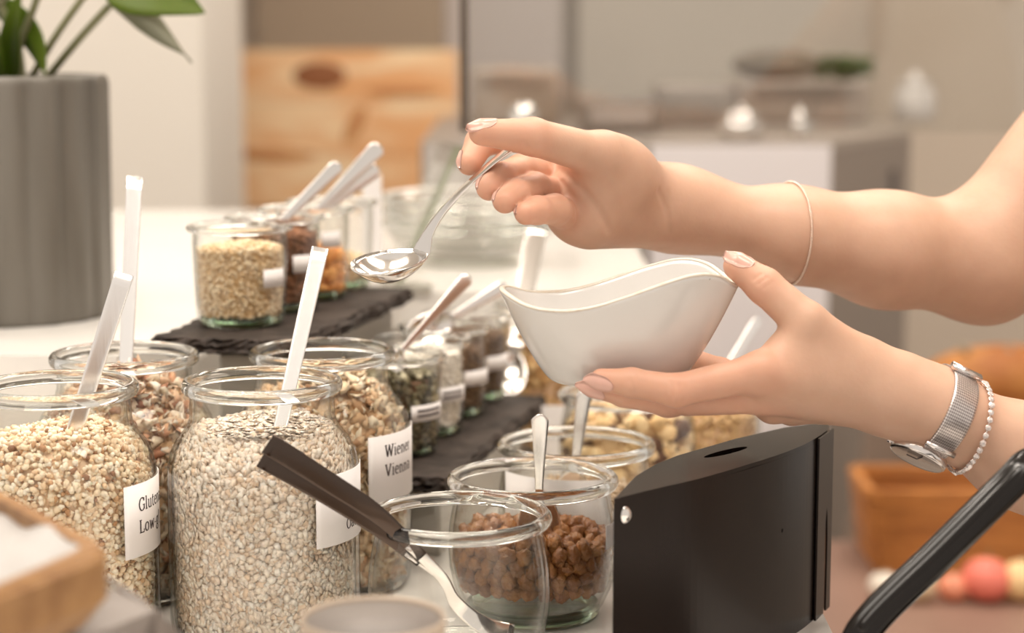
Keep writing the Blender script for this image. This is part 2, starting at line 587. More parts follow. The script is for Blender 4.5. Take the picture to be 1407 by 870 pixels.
LET = {
    'G': (1.15, [arc(0.55, 0.72, 0.5, 0.72, 50, 320, 16), [(0.95, 0.1), (0.95, 0.62)], [(0.68, 0.62), (1.12, 0.62)], [(0.9, 1.05), (0.9, 1.42)]]),
    'L': (0.95, [[(0.2, 0), (0.2, 1.43)], [(0, 0.03), (0.85, 0.03), (0.85, 0.38)], [(0.0, 1.42), (0.42, 1.42)]]),
    'W': (1.62, [[(0.15, 1.4), (0.45, 0)], [(0.45, 0), (0.78, 1.35)], [(0.78, 1.35), (1.1, 0)], [(1.1, 0), (1.42, 1.4)], [(0, 1.42), (0.36, 1.42)], [(1.22, 1.42), (1.58, 1.42)], [(0.62, 1.42), (0.9, 1.42)]]),
    'V': (1.2, [[(0.15, 1.4), (0.56, 0)], [(0.56, 0), (0.98, 1.4)], [(0, 1.42), (0.36, 1.42)], [(0.8, 1.42), (1.14, 1.42)]]),
    'O': (1.2, [arc(0.56, 0.72, 0.5, 0.72, 0, 360, 20)]),
    'H': (1.3, [[(0.2, 0), (0.2, 1.42)], [(1.0, 0), (1.0, 1.42)], [(0.2, 0.72), (1.0, 0.72)], [(0, 0.03), (0.4, 0.03)], [(0.8, 0.03), (1.2, 0.03)], [(0, 1.4), (0.4, 1.4)], [(0.8, 1.4), (1.2, 1.4)]]),
    'l': (0.5, [[(0.22, 0), (0.22, 1.5), (0.02, 1.46)], [(0.02, 0.03), (0.44, 0.03)]]),
    'i': (0.5, [[(0.22, 0), (0.22, 1.0), (0.02, 0.97)], [(0.02, 0.03), (0.44, 0.03)], [(0.2, 1.32), (0.22, 1.44)]]),
    'u': (1.0, [[(0.02, 0.97), (0.2, 0.97), (0.2, 0.3)] + arc(0.46, 0.3, 0.26, 0.28, 180, 320, 6), [(0.72, 0.97), (0.72, 0.03), (0.92, 0.03)], [(0.54, 0.97), (0.72, 0.97)]]),
    't': (0.62, [[(0.22, 1.3), (0.22, 0.25)] + arc(0.4, 0.22, 0.18, 0.2, 180, 320, 5), [(0.0, 0.96), (0.5, 0.96)]]),
    'e': (0.86, [[(0.1, 0.52), (0.74, 0.55)] + arc(0.42, 0.5, 0.33, 0.48, 10, 310, 14)]),
    'n': (1.05, [[(0.2, 0.0), (0.2, 0.97), (0.02, 0.97)], arc(0.48, 0.62, 0.28, 0.35, 170, 0, 8) + [(0.76, 0.03)], [(0.02, 0.03), (0.38, 0.03)], [(0.6, 0.03), (0.94, 0.03)]]),
    'a': (0.92, [arc(0.38, 0.68, 0.28, 0.3, 150, 0, 8) + [(0.66, 0.1), (0.84, 0.03)], [(0.66, 0.58)] + arc(0.36, 0.28, 0.26, 0.26, 80, 330, 10)]),
    'r': (0.75, [[(0.2, 0.0), (0.2, 0.97), (0.02, 0.97)], arc(0.46, 0.62, 0.26, 0.34, 170, 60, 6), [(0.02, 0.03), (0.42, 0.03)]]),
    'm': (1.55, [[(0.2, 0.0), (0.2, 0.97), (0.02, 0.97)], arc(0.45, 0.62, 0.25, 0.35, 170, 0, 8) + [(0.7, 0.03)], arc(0.97, 0.62, 0.27, 0.35, 170, 0, 8) + [(1.24, 0.03)], [(0.02, 0.03), (0.38, 0.03)], [(0.56, 0.03), (0.86, 0.03)], [(1.1, 0.03), (1.42, 0.03)]]),
    'o': (0.98, [arc(0.46, 0.5, 0.36, 0.48, 0, 360, 16)]),
    'w': (1.3, [[(0.12, 0.97), (0.36, 0)], [(0.36, 0), (0.62, 0.9)], [(0.62, 0.9), (0.88, 0)], [(0.88, 0), (1.12, 0.97)], [(0, 0.97), (0.28, 0.97)], [(0.98, 0.97), (1.26, 0.97)]]),
    '-': (0.55, [[(0.06, 0.48), (0.44, 0.48)]]),
    'g': (0.95, [arc(0.4, 0.62, 0.28, 0.32, 0, 360, 12), [(0.6, 0.86), (0.86, 0.97)], [(0.24, 0.36), (0.2, 0.14), (0.6, 0.06)] + arc(0.44, -0.2, 0.36, 0.26, 60, -240, 12)]),
}


def g_text(txt, xh, r, a_start, z_base, lw=0.21):
    """letters as flat strips wrapped on a cylinder of radius r (front is -Y, angle grows to +X)"""
    mb = MB()
    x = 0.0
    for ch in txt:
        if ch == ' ':
            x += 0.5
            continue
        wd, strokes = LET[ch]
        for st in strokes:
            pts = [Vector((px + x, py, 0)) for px, py in st]
            n = len(pts)
            v, f = [], []
            for i in range(n):
                T = (pts[min(i + 1, n - 1)] - pts[max(i - 1, 0)]).normalized()
                hw = lw / 2 * (0.55 + 0.55 * abs(T.y))
                S = Vector((-T.y, T.x, 0)) * hw
                for q in (pts[i] + S, pts[i] - S):
                    a = a_start + q.x * xh / r
                    v.append(Vector((r * math.sin(a), -r * math.cos(a), z_base + q.y * xh)))
            for i in range(n - 1):
                f.append((2 * i, 2 * i + 1, 2 * i + 3, 2 * i + 2))
            mb.add(v, f)
        x += wd + 0.06
    return mb.mesh(False)


def face_cam(pos):
    """rotation turning local -Y to the camera"""
    return math.atan2(pos[0], pos[1]) * -1.0


def jar_label(t, r, deg0, deg1, z0, z1, lines, xh=0.0046, deg_text=12):
    lb = put('label', simple(curved_patch(r + 0.0003, math.radians(deg0), math.radians(deg1), z0, z1)), PAPER, t)
    for (txt, zb, dg) in lines:
        put('printed_line', g_text(txt, xh, r + 0.0007, math.radians(dg), zb), INK, lb)
    return lb


def zero_z(v, z=0.0):
    return Vector((v[0], v[1], z))


def jpos(px, row, below, z=0.0, depth=None):
    """position of a jar whose rim centre shows at (px,row) and lies `below` metres under the camera"""
    if depth is None:
        depth = F_PX * below / (row - 41) * 1.0
    p = at(px, row, depth)
    return Vector((p.x, p.y, z))


FL = flake_base()
BALL = ball_base()
M_OAT = attr_mat('oat_flakes', [(0.0, (0.80, 0.60, 0.44)), (0.3, (0.90, 0.75, 0.61)), (0.8, (0.94, 0.84, 0.72)), (1.0, (0.96, 0.90, 0.81))], sss=0.15)
M_OATC = pbr('oat_core', (0.86, 0.69, 0.53), rough=0.9)
M_PUFF = attr_mat('puffed_grains', [(0.0, (0.28, 0.15, 0.09)), (0.07, (0.50, 0.28, 0.14)), (0.16, (0.78, 0.56, 0.36)), (0.55, (0.89, 0.75, 0.56)), (1.0, (0.94, 0.86, 0.72))], sss=0.1)
M_PUFFC = pbr('puffed_core', (0.78, 0.58, 0.40), rough=0.9)
M_MUES = attr_mat('muesli_flakes', [(0.0, (0.48, 0.27, 0.15)), (0.2, (0.66, 0.43, 0.25)), (0.55, (0.80, 0.62, 0.42)), (1.0, (0.90, 0.79, 0.62))], sss=0.1)
M_MUESC = pbr('muesli_core', (0.72, 0.50, 0.31), rough=0.9)
M_FLK2 = attr_mat('mixed_flakes', [(0.0, (0.38, 0.17, 0.10)), (0.25, (0.62, 0.36, 0.22)), (0.6, (0.82, 0.66, 0.50)), (1.0, (0.92, 0.84, 0.72))], sss=0.1)

BELOW_RIM = 0.345 - 0.1455
P_OAT = jpos(360, 530, BELOW_RIM, depth=1.112)
P_GLU = jpos(78, 538, BELOW_RIM)
P_BACK = jpos(171, 498, BELOW_RIM, depth=1.206)
P_WIEN = jpos(443, 490, BELOW_RIM, depth=1.219)

j = make_jar('glass_jar', 'large glass jar of fine oat flakes with a label reading Oa', P_OAT, BIG, rz=face_cam(P_OAT))
jar_label(j, 0.0545, 31, 92, 0.0610, 0.1010, [('Oat', 0.0680, 56)], xh=0.0042)
filling('oat_flakes', 'fine pale oat flakes filling the large glass jar', P_OAT, BIG, 0.008, 0.1215, 9500, 1900, flake_base(7, 0.12), 0.0025, M_OAT, M_OATC, heap=0.003, spread=0.22, layer=0.0013)

j = make_jar('glass_jar', 'large glass jar of puffed grains with a label reading Low-gl', P_GLU, BIG, rz=face_cam(P_GLU))
jar_label(j, 0.0545, 38, 100, 0.0560, 0.0970, [('Glutenarm', 0.0815, 50), ('Low-gl', 0.0690, 50)], xh=0.0050)
filling('puffed_grains', 'puffed pale grains with brown bits in the jar beside the oats', P_GLU, BIG, 0.008, 0.1175, 10500, 1500, BALL, 0.0017, M_PUFF, M_PUFFC, heap=0.004, spread=1.0, layer=0.0035, aspect=(1.15, 0.9, 0.7), size_var=0.5)

j = make_jar('glass_jar', 'large glass jar of mixed flakes half hidden behind two jars', P_BACK, BIG, rz=face_cam(P_BACK))
filling('mixed_flakes', 'brown and cream cereal flakes in the half hidden glass jar', P_BACK, BIG, 0.008, 0.126, 2600, 380, flake_base(7, 0.5), 0.0046, M_FLK2, M_MUESC, heap=0.009, spread=0.55, layer=0.004, aspect=(1, 0.75, 1.2))

j = make_jar('glass_jar', 'large glass jar of rolled flakes with a label reading Wiener Vienna', P_WIEN, BIG, rz=face_cam(P_WIEN))
jar_label(j, 0.0545, 29, 95, 0.0600, 0.1020, [('Wiener', 0.0885, 42), ('Vienna', 0.0765, 42)], xh=0.0050)
filling('rolled_flakes', 'plump golden rolled oat flakes in the Vienna jar', P_WIEN, BIG, 0.008, 0.122, 2800, 420, flake_base(7, 0.35), 0.0046, M_MUES, M_MUESC, heap=0.010, spread=0.5, layer=0.004, aspect=(1, 0.7, 1.3))

# tulip jars
BELOW_T = 0.345 - 0.081
P_T1 = jpos(631, 722, BELOW_T)
P_T2 = jpos(732, 668, BELOW_T)
P_T3 = jpos(792, 619, BELOW_T)
make_jar('tulip_jar', 'empty round glass jar with dark steel tongs leaning in it', P_T1, TULIP, base=0.008)
j = make_jar('tulip_jar', 'round glass jar with golden brown raisins and a spoon', P_T2, TULIP, base=0.008, green=True, rz=face_cam(P_T2))
lb = put('label', simple(curved_patch(0.0500, math.radians(58), math.radians(95), 0.046, 0.060)), PAPER, j)
j = make_jar('tulip_jar', 'round glass jar with a white label standing behind the raisin jar', P_T3, TULIP, base=0.008, rz=face_cam(P_T3))
put('label', simple(curved_patch(0.0503, math.radians(-62), math.radians(25), 0.020, 0.070)), PAPER, j)
filling('ground_seeds', 'pale ground seeds in the round jar behind the raisins', P_T3, TULIP, 0.010, 0.050, 900, 700, BALL, 0.0016,
        attr_mat('ground_seed', [(0.0, (0.45, 0.33, 0.22)), (1.0, (0.72, 0.6, 0.45))]), M_OATC, cat='seeds')

# raisins
M_RAIS = pbr('raisin_skin', (0.17, 0.05, 0.015), rough=0.22, col2=(0.50, 0.225, 0.07), scale=26, bump=0.9, bscale=420, sss=0.1, sssr=(1, 0.4, 0.1), coat=0.3, ramp=(0.3, 0.7))
rais_meshes = []
for q in range(6):
    v, f = g_ball((0, 0, 0), 1, 16, 10)
    ph = [random.uniform(0, 6) for _ in range(6)]
    vv = []
    for p in v:
        a = math.atan2(p.y, p.x)
        rr = 1 + 0.11 * math.sin(3 * a + ph[0] + 2 * p.z) + 0.08 * math.sin(5 * p.z * 2 + ph[1] + 2 * a) + 0.09 * math.sin(7 * a + ph[2])
        vv.append(Vector((p.x * rr * 0.0062, p.y * rr * 0.0048, p.z * rr * 0.0042)))
    me = mk(vv, f)
    me.materials.append(M_RAIS)
    rais_meshes.append(me)
k = 0
spots = []
for zi in range(4):
    z = 0.0230 + zi * 0.0074
    R = float(inner_r(TULIP, z, 0.0078))
    nn = int(2 * PI * R / 0.0092)
    for i in range(nn):
        a = 2 * PI * (i + 0.5 * (zi % 2)) / nn
        if math.sin(a) > 0.55 and zi < 3:
            continue
        spots.append((R * math.cos(a), R * math.sin(a), z))
for ring in range(1, 5):
    R = ring * 0.0088
    nn = max(4, int(2 * PI * R / 0.0094))
    for i in range(nn):
        a = 2 * PI * i / nn + ring
        spots.append((R * math.cos(a), R * math.sin(a), 0.0480 + 0.002 * math.sin(3 * a)))
for (x, y, z) in spots[:290]:
    o = put('raisin', rais_meshes[k % 6])
    k += 1
    o.location = P_T2 + Vector((x + random.uniform(-.0008, .0008), y + random.uniform(-.0008, .0008), z + random.uniform(-.0012, .0012)))
    o.rotation_euler = (random.uniform(0, 6), random.uniform(0, 6), random.uniform(0, 6))
    tag(o, 'wrinkled golden brown raisin in the round glass jar', 'raisin', 'raisins in the round jar')
rc = put('raisin_heap', simple(g_lathe([(0.001, 0.020), (0.026, 0.020), (0.032, 0.026), (0.035, 0.040), (0.033, 0.045), (0.001, 0.046)], 32)), M_RAIS)
rc.location = P_T2
tag(rc, 'deeper mass of raisins at the core of the round jar', 'raisins', kind='stuff')

# ------------------------------------------------------------------ spoons
def spoon_bowl(c, ax, nrm, L, W, depth, th=0.0012, nu=20, nv=8):
    """spoon bowl: shell; ax points from tip to neck, nrm is the open side"""
    ax = Vector(ax).normalized()
    nrm = Vector(nrm)
    nrm = (nrm - ax * nrm.dot(ax)).normalized()
    sd = ax.cross(nrm)
    v, f = [], []
    for s in (0, 1):
        for j_ in range(nv + 1):
            q = j_ / nv
            for i in range(nu):
                a = 2 * PI * i / nu
                # egg outline: wider toward tip
                x = math.cos(a) * q
                wfac = 1 - 0.16 * math.cos(a)
                y = math.sin(a) * q * wfac
                h = -depth * (1 - q ** 2.2) - (th if s else 0)
                v.append(Vector(c) + ax * (x * L / 2) + sd * (y * W / 2) + nrm * h)
    k_ = (nv + 1) * nu
    for s in (0, 1):
        for j_ in range(nv):
            for i in range(nu):
                i2 = (i + 1) % nu
                q = (s * k_ + j_ * nu + i, s * k_ + j_ * nu + i2, s * k_ + (j_ + 1) * nu + i2, s * k_ + (j_ + 1) * nu + i)
                f.append(q if s == 0 else q[::-1])
    for i in range(nu):
        i2 = (i + 1) % nu
        f.append((nv * nu + i, nv * nu + i2, k_ + nv * nu + i2, k_ + nv * nu + i))
    return v, f


def spoon(name, label, top, entry, total, w_top, w_neck, mat=None, th=0.0018, round_end=False, group=None, normal=None, bow=0.0, tw=None):
    """straight-handled spoon: handle end `top`, passes through `entry`, total length, bowl at the lower end"""
    mat = mat or BRUSHED
    top, entry = Vector(top), Vector(entry)
    ax = (entry - top).normalized()
    camv = (Vector((0, 0, CAMZ)) - top).normalized()
    nrm = Vector(normal) if normal is not None else camv
    nrm = (nrm - ax * nrm.dot(ax)).normalized()
    t = thing(name, label, 'spoon', top + ax * total, group=group)
    inv = -(top + ax * total)
    HL = total - 0.038
    n = 16
    path, wd, tk = [], [], []
    for i in range(n + 1):
        q = i / n
        path.append(top + ax * (HL * q) + nrm * (bow * math.sin(PI * q)) + inv)
        wv = w_top + (w_neck - w_top) * min(1, q / 0.85)
        tk.append(th * (1 + 0.3 * q))
        wd.append(wv)
    if round_end:
        extra = [0.25, 0.6, 0.85]
        for e_i, e in enumerate(extra):
            wd.insert(e_i, w_top * e)
            tk.insert(e_i, th)
            path.insert(e_i, path[e_i] if False else (top + inv + ax * (-0.0038 + 0.0012 * e_i)))
    put('handle', simple(g_sweep(path, wd, tk, nrm, 16, 5.0)), mat, t)
    put('spoon_bowl', simple(spoon_bowl(top + ax * (HL + 0.019) + inv, -ax, nrm, 0.042, 0.026, 0.006)), mat, t)
    return t


spoon('long_spoon', 'tall flat handled steel spoon standing in the half hidden jar', at(185, 243, 1.255), at(173, 500, 1.203), 0.185, 0.0100, 0.0082)
spoon('long_spoon', 'leaning flat handled steel spoon in the puffed grain jar', at(171, 376, 1.100), at(103, 590, 1.092), 0.160, 0.0108, 0.0092)
spoon('long_spoon', 'flat handled steel spoon in the fine oat flake jar', at(440, 341, 1.150), at(388, 575, 1.096), 0.172, 0.0100, 0.0078, normal=(0.1, -0.8, 0.6))
spoon('dessert_spoon', 'round ended steel spoon standing among the raisins', at(742, 578, 1.150), at(741, 672, 1.152), 0.082, 0.0105, 0.0050, round_end=True)
spoon('dessert_spoon', 'bright steel spoon in the round jar behind the raisins', at(802, 545, 1.25), at(791, 632, 1.25), 0.088, 0.0100, 0.0055, round_end=True)


# hand-held spoon
def curve_spoon(name, label, hpts, hw, ht, bowl_c, bowl_ax, bowl_n, L, W, depth, mat):
    t = thing(name, label, 'spoon', bowl_c)
    inv = -Vector(bowl_c)
    P = spline(hpts, 28)
    wds = np.interp(np.linspace(0, 1, 28), np.linspace(0, 1, len(hw)), hw)
    tks = np.interp(np.linspace(0, 1, 28), np.linspace(0, 1, len(ht)), ht)
    put('handle', simple(g_sweep([Vector(p) + inv for p in P], list(wds), list(tks), bowl_n, 16, 2.6)), mat, t)
    v, f = spoon_bowl(Vector(bowl_c) + inv, bowl_ax, bowl_n, L, W, depth, 0.0013, 32, 12)
    put('spoon_bowl', simple((v, f)), mat, t)
    return t


c_tip, c_neck = at(486, 368, 1.118), at(584, 347, 1.132)
cc = (c_tip + c_neck) / 2
hp = [at(578, 349, 1.1315), at(588, 322, 1.133), at(604, 296, 1.134), at(630, 266, 1.134), at(662, 236, 1.133), at(692, 211, 1.132), at(714, 196, 1.132)]
curve_spoon('dessert_spoon', 'polished steel spoon held out in the fingers over the jars', hp, [0.0170, 0.0105, 0.0082, 0.0086, 0.0095, 0.0104, 0.011], [0.0016, 0.003, 0.0032, 0.0024, 0.002, 0.002, 0.002],
            cc, c_neck - c_tip, Vector((-0.16, -0.26, 1)), 0.0455, 0.037, 0.0115, STEEL)

# tongs in the empty tulip jar
tg = thing('serving_tongs', 'dark steel serving tongs leaning in the empty glass jar', 'tongs', P_T1)
inv = -P_T1
for s in (0, 1):
    o_ = Vector((0.0, 0.004 * s, -0.006 * s))
    pts = [at(368, 609, 1.015), at(440, 655, 1.018), at(520, 708, 1.022), at(580, 765, 1.026)]
    if s:
        pts = [at(360, 628, 1.022), at(436, 672, 1.024), at(515, 722, 1.027), at(578, 772, 1.030)]
    P = spline(pts, 20)
    put('arm', simple(g_sweep([Vector(p) + inv for p in P], list(np.interp(np.linspace(0, 1, 20), [0, 0.6, 0.85, 1], [0.0118, 0.0100, 0.0078, 0.0062])), 0.0022, (-0.55, -0.72, 0.5), 14, 5.0)), DSTEEL, tg)
    P2 = spline([Vector(pts[-2]) * 0.3 + Vector(pts[-1]) * 0.7, at(606, 792, 1.03 + .004 * s), at(628, 830, 1.034 + .004 * s), at(662, 858, 1.036 + .006 * s), at(705, 872, 1.04 + .006 * s)], 24)
    put('claw', simple(g_sweep([Vector(p) + inv for p in P2], list(np.interp(np.linspace(0, 1, 24), [0, 0.35, 1], [0.0060, 0.0062, 0.0125])), 0.0020, (-0.5, -0.6, 0.7), 14, 4.0)), STEEL, tg)
for k in range(3):
    pass

# ------------------------------------------------------------------ slate boards with small jars
def slate_board(name, label, c, rz, size, zb):
    t = thing(name, label, 'slate board', (c[0], c[1], zb), rz)
    rnd = random.Random(int(abs(c[0]) * 1e4))
    W_, L_ = size
    poly = []
    segs = 26
    cs = [(-W_ / 2, -L_ / 2), (W_ / 2, -L_ / 2), (W_ / 2, L_ / 2), (-W_ / 2, L_ / 2)]
    for i in range(4):
        a, b = Vector(cs[i]), Vector(cs[(i + 1) % 4])
        for k_ in range(segs):
            q = a.lerp(b, k_ / segs)
            nrm = Vector(((b - a).y, -(b - a).x)).normalized()
            q += nrm * rnd.uniform(-0.0030, 0.0030)
            poly.append(q)
    n = len(poly)
    v, f = [], []
    lv = [(0.0, 0.005), (0.002, 0.001), (0.004, 0.0035), (0.006, 0.001), (0.008, 0.004), (0.010, 0.0045)]
    for (z, ins) in lv:
        for q in poly:
            d = q.normalized()
            p = q - d * (ins + rnd.uniform(-0.0022, 0.0022))
            v.append(Vector((p.x, p.y, z + (rnd.uniform(-.0006, .0006) if 0 < z < 0.010 else 0))))
    for i in range(len(lv) - 1):
        for k_ in range(n):
            k2 = (k_ + 1) % n
            f.append((i * n + k_, i * n + k2, (i + 1) * n + k2, (i + 1) * n + k_))
    f.append(tuple(range(n - 1, -1, -1)))
    f.append(tuple((len(lv) - 1) * n + k_ for k_ in range(n)))
    put('slab', mk(v, f, False), SLATE, t)
    for sx in (-1, 1):
        for sy in (-1, 1):
            put('rubber_foot', simple(g_lathe([(0.007, -0.0035), (0.0075, -0.002), (0.0075, 0.0)], 16)), BLACK, t).location = (sx * (W_ / 2 - 0.014), sy * (L_ / 2 - 0.016), 0)
    return t


RZ = math.radians(-12.7)
AX = Vector((math.sin(-RZ), math.cos(RZ), 0))
SX = Vector((math.cos(RZ), math.sin(RZ), 0))
US = Vector((-0.187, 1.272, 0)) + AX * 0.14
UZ = 0.1365
slate_board('slate_board', 'upper rough edged dark slate board on a tall riser', US, RZ, (0.102, 0.285), UZ)
rs = put('riser_block', simple(g_box((0, 0, 0), (0.055, 0.23, UZ - 0.0045), bev=0.003), False), RISER)
rs.location = (US.x + 0.0125, US.y + 0.004, (UZ - 0.0045) / 2)
rs.rotation_euler = (0, 0, RZ)
tag(rs, 'tall grey green riser block under the upper slate board', 'riser')
LS = Vector((-0.054, 1.41, 0))
LZ = 0.049
slate_board('slate_board', 'lower dark slate board carrying the seed jars', LS, RZ, (0.098, 0.31), LZ)
rs = put('riser_block', simple(g_box((0, 0, 0), (0.07, 0.25, LZ - 0.0045), bev=0.003), False), RISER)
rs.location = (LS.x, LS.y, (LZ - 0.0045) / 2)
rs.rotation_euler = (0, 0, RZ)
tag(rs, 'low grey green riser block under the seed jar slate', 'riser')


def mini(label, x, y, z, fill_label, mat, core, level, n=1500, size=0.0016, base=None, lab=None, cat='topping'):
    p = Vector((x, y, z + 0.0102))
    j_ = make_jar('small_jar', label, p, MINI, th=0.0018, base=0.006, rim_w=0.0026, rim_h=0.0022, green=True, rz=face_cam(p), group='small jars on slate boards')
    if lab:
        put('label', simple(curved_patch(0.0321, math.radians(lab[0]), math.radians(lab[1]), lab[2], lab[3])), PAPER, j_)
        for zz in lab[4:]:
            put('printed_line', simple(curved_patch(0.0325, math.radians(lab[0] + 8), math.radians(lab[1] - 8), zz, zz + 0.0016)), INK, j_)
    filling(*(('filling_' + fill_label.split()[-1]) if False else 'jar_filling', fill_label), p, MINI, 0.0075, level, n, n // 3, base or BALL, size, mat, core, gap=0.0028, heap=0.002, layer=0.002, cat=cat, size_var=0.5, spread=1.0)
    return p


M_CRUMB = attr_mat('crumble', [(0, (0.55, 0.36, 0.18)), (0.4, (0.76, 0.58, 0.36)), (1, (0.90, 0.77, 0.56))])
M_COCO = attr_mat('brown_seed', [(0, (0.16, 0.07, 0.035)), (1, (0.36, 0.17, 0.09))])
M_ORNG = attr_mat('orange_bits', [(0, (0.70, 0.26, 0.06)), (1, (0.90, 0.48, 0.16))])
M_PUMP = attr_mat('pumpkin_seed', [(0, (0.07, 0.055, 0.03)), (0.6, (0.20, 0.17, 0.09)), (1, (0.5, 0.45, 0.32))])
M_COCN = attr_mat('coconut', [(0, (0.80, 0.74, 0.66)), (1, (0.93, 0.89, 0.83))])
M_FLAX = attr_mat('dark_seed', [(0, (0.09, 0.05, 0.03)), (1, (0.24, 0.15, 0.09))])
BRN = pbr('brown_core', (0.19, 0.105, 0.06), rough=0.9)
U0 = Vector((-0.184, 1.340, 0))
up_sp = [0, 0.071, 0.140, 0.203]
pu = [U0 + AX * s for s in up_sp]
mini('small glass jar of pale nut crumble at the front of the upper slate', pu[0].x, pu[0].y, UZ, 'pale golden nut crumble in the front upper jar', M_CRUMB, pbr('crumb_core', (0.62, 0.42, 0.22), rough=0.9), 0.052, 2600, 0.0013, lab=(28, 62, 0.028, 0.040))
mini('small glass jar of dark brown seeds on the upper slate', pu[1].x, pu[1].y, UZ, 'dark brown seeds in the second upper jar', M_COCO, BRN, 0.054, 1500, lab=(22, 52, 0.030, 0.042))
mini('small glass jar of orange dried fruit on the upper slate', pu[2].x, pu[2].y, UZ, 'orange dried fruit bits low in the third upper jar', M_ORNG, pbr('orange_core', (0.6, 0.25, 0.06), rough=0.8), 0.034, 700, 0.003, lab=(20, 50, 0.040, 0.052))
mini('small glass jar with a little filling at the far end of the upper slate', pu[3].x, pu[3].y, UZ, 'cream coloured bits low in the far upper jar', M_CRUMB, M_OATC, 0.022, 400, 0.0022)
L0 = Vector((-0.080, 1.335, 0))
pl = [L0 + AX * s for s in (0, 0.069, 0.138, 0.207)]
mini('small glass jar of pumpkin seeds on the lower slate', pl[0].x, pl[0].y, LZ, 'dark pumpkin seeds in the lower front jar', M_PUMP, BRN, 0.052, 700, 0.0042, flake_base(7, 0.1), lab=(20, 75, 0.026, 0.037, 0.029, 0.0325))
mini('small glass jar of white coconut on the lower slate', pl[1].x, pl[1].y, LZ, 'white grated coconut in the lower second jar', M_COCN, pbr('coco_core', (0.8, 0.75, 0.68), rough=0.9), 0.058, 1500, lab=(20, 70, 0.026, 0.037, 0.029, 0.0325))
mini('small glass jar of dark seeds behind the coconut jar', pl[2].x, pl[2].y, LZ, 'dark seeds in the lower third jar', M_FLAX, BRN, 0.050, 1500, lab=(15, 75, 0.026, 0.037))
mini('small glass jar of dark seeds at the far end of the lower slate', pl[3].x, pl[3].y, LZ, 'dark seeds in the lower fourth jar', M_FLAX, BRN, 0.050, 1500, lab=(15, 75, 0.026, 0.037))

spoon('dessert_spoon', 'steel spoon leaning in the brown seed jar on the upper slate', at(462, 230, 1.42), at(392, 300, 1.405), 0.105, 0.0105, 0.006, STEEL, round_end=True)
spoon('dessert_spoon', 'upper of two shiny spoons crossed in the orange fruit jar', at(518, 205, 1.48), at(440, 285, 1.465), 0.115, 0.0125, 0.006, STEEL, round_end=True)
spoon('dessert_spoon', 'lower of two shiny spoons crossed in the orange fruit jar', at(514, 234, 1.50), at(448, 285, 1.49), 0.10, 0.0125, 0.006, STEEL, round_end=True)
spoon('dessert_spoon', 'steel spoon leaning in the pumpkin seed jar', at(640, 385, 1.36), at(556, 478, 1.335), 0.108, 0.0095, 0.0045, STEEL, round_end=True)
spoon('dessert_spoon', 'blurred steel spoon leaning over the dark seed jars', at(690, 395, 1.49), at(615, 440, 1.47), 0.085, 0.010, 0.006, STEEL, round_end=True)

# ------------------------------------------------------------------ jars and glassware farther back on the counter
P_GR = jpos(742, 470, 0.345 - 0.115, depth=1.62)
make_jar('glass_jar', 'wide glass jar of granola behind the lower slate', P_GR, BIG, scale=0.82, rz=face_cam(P_GR))
filling('granola', 'golden brown granola in the jar behind the lower slate', P_GR, [(r * .82, z * .82) for r, z in BIG], 0.008, 0.098, 900, 160, BALL, 0.0042,
        attr_mat('granola', [(0, (0.34, 0.17, 0.06)), (0.5, (0.60, 0.36, 0.15)), (1, (0.78, 0.56, 0.30))]), M_MUESC, heap=0.006, layer=0.004, size_var=0.5)
cd = thing('card_stand', 'white paper card propped in front of the granola jar', 'card', zero_z(at(776, 580, 1.52)))
put('card', simple(g_box((0, 0, 0.028), (0.036, 0.0012, 0.056)), False), PAPER, cd)
put('card_foot', simple(g_box((0, 0.01, 0.001), (0.036, 0.022, 0.002)), False), PAPER, cd)

P_N1 = jpos(862, 585, 0.345 - 0.081, depth=1.43)
make_jar('tulip_jar', 'round glass jar of nuts farther back under the held bowl', P_N1, TULIP, base=0.008)
filling('mixed_nuts', 'pale nuts and dark dried fruit in the farther round jar', P_N1, TULIP, 0.010, 0.062, 220, 60, BALL, 0.0068,
        attr_mat('nuts', [(0, (0.10, 0.05, 0.03)), (0.3, (0.16, 0.08, 0.05)), (0.32, (0.70, 0.48, 0.24)), (1, (0.86, 0.68, 0.42))]), pbr('nut_core', (0.62, 0.43, 0.24), rough=0.9), heap=0.008, layer=0.004, gap=0.004, cat='nuts')
P_N2 = jpos(975, 590, 0.345 - 0.085, depth=1.52)
make_jar('tulip_jar', 'round glass jar of tan seeds half hidden by the hand', P_N2, TULIP, base=0.008, scale=0.8)
filling('tan_seeds', 'tan seeds in the round jar half hidden by the hand', P_N2, [(r * .8, z * .8) for r, z in TULIP], 0.010, 0.05, 700, 250, BALL, 0.0026,
        attr_mat('tanseed', [(0, (0.5, 0.30, 0.13)), (1, (0.78, 0.56, 0.32))]), M_MUESC, gap=0.004, cat='seeds')
spoon('dessert_spoon', 'shiny spoon rising behind the hand that holds the bowl', at(1040, 442, 1.56), at(990, 520, 1.53), 0.12, 0.0090, 0.005, BRUSHED, round_end=True, normal=(0.5, -0.8, 0.1))
spoon('serving_spoon', 'broad bright serving spoon standing in the granola jar', at(738, 312, 1.66), at(722, 400, 1.62), 0.16, 0.017, 0.013, STEEL, normal=(0.1, -0.85, 0.5))


def glass_bowl(label, pos, r, h):
    t = thing('glass_bowl', label, 'bowl', pos, group='stacked glass bowls')
    prof = [(r * 0.45, 0), (r * 0.55, 0.002), (r * 0.8, h * 0.3), (r * 0.95, h * 0.7), (r, h)]
    put('bowl_body', shell_mesh(prof, 0.004, 0.008), GLASS, t)
    put('rim', simple(g_lathe(ring_profile(r, h, 0.004, 0.004), 64, True)), GLASS_RIM, t)
    return t


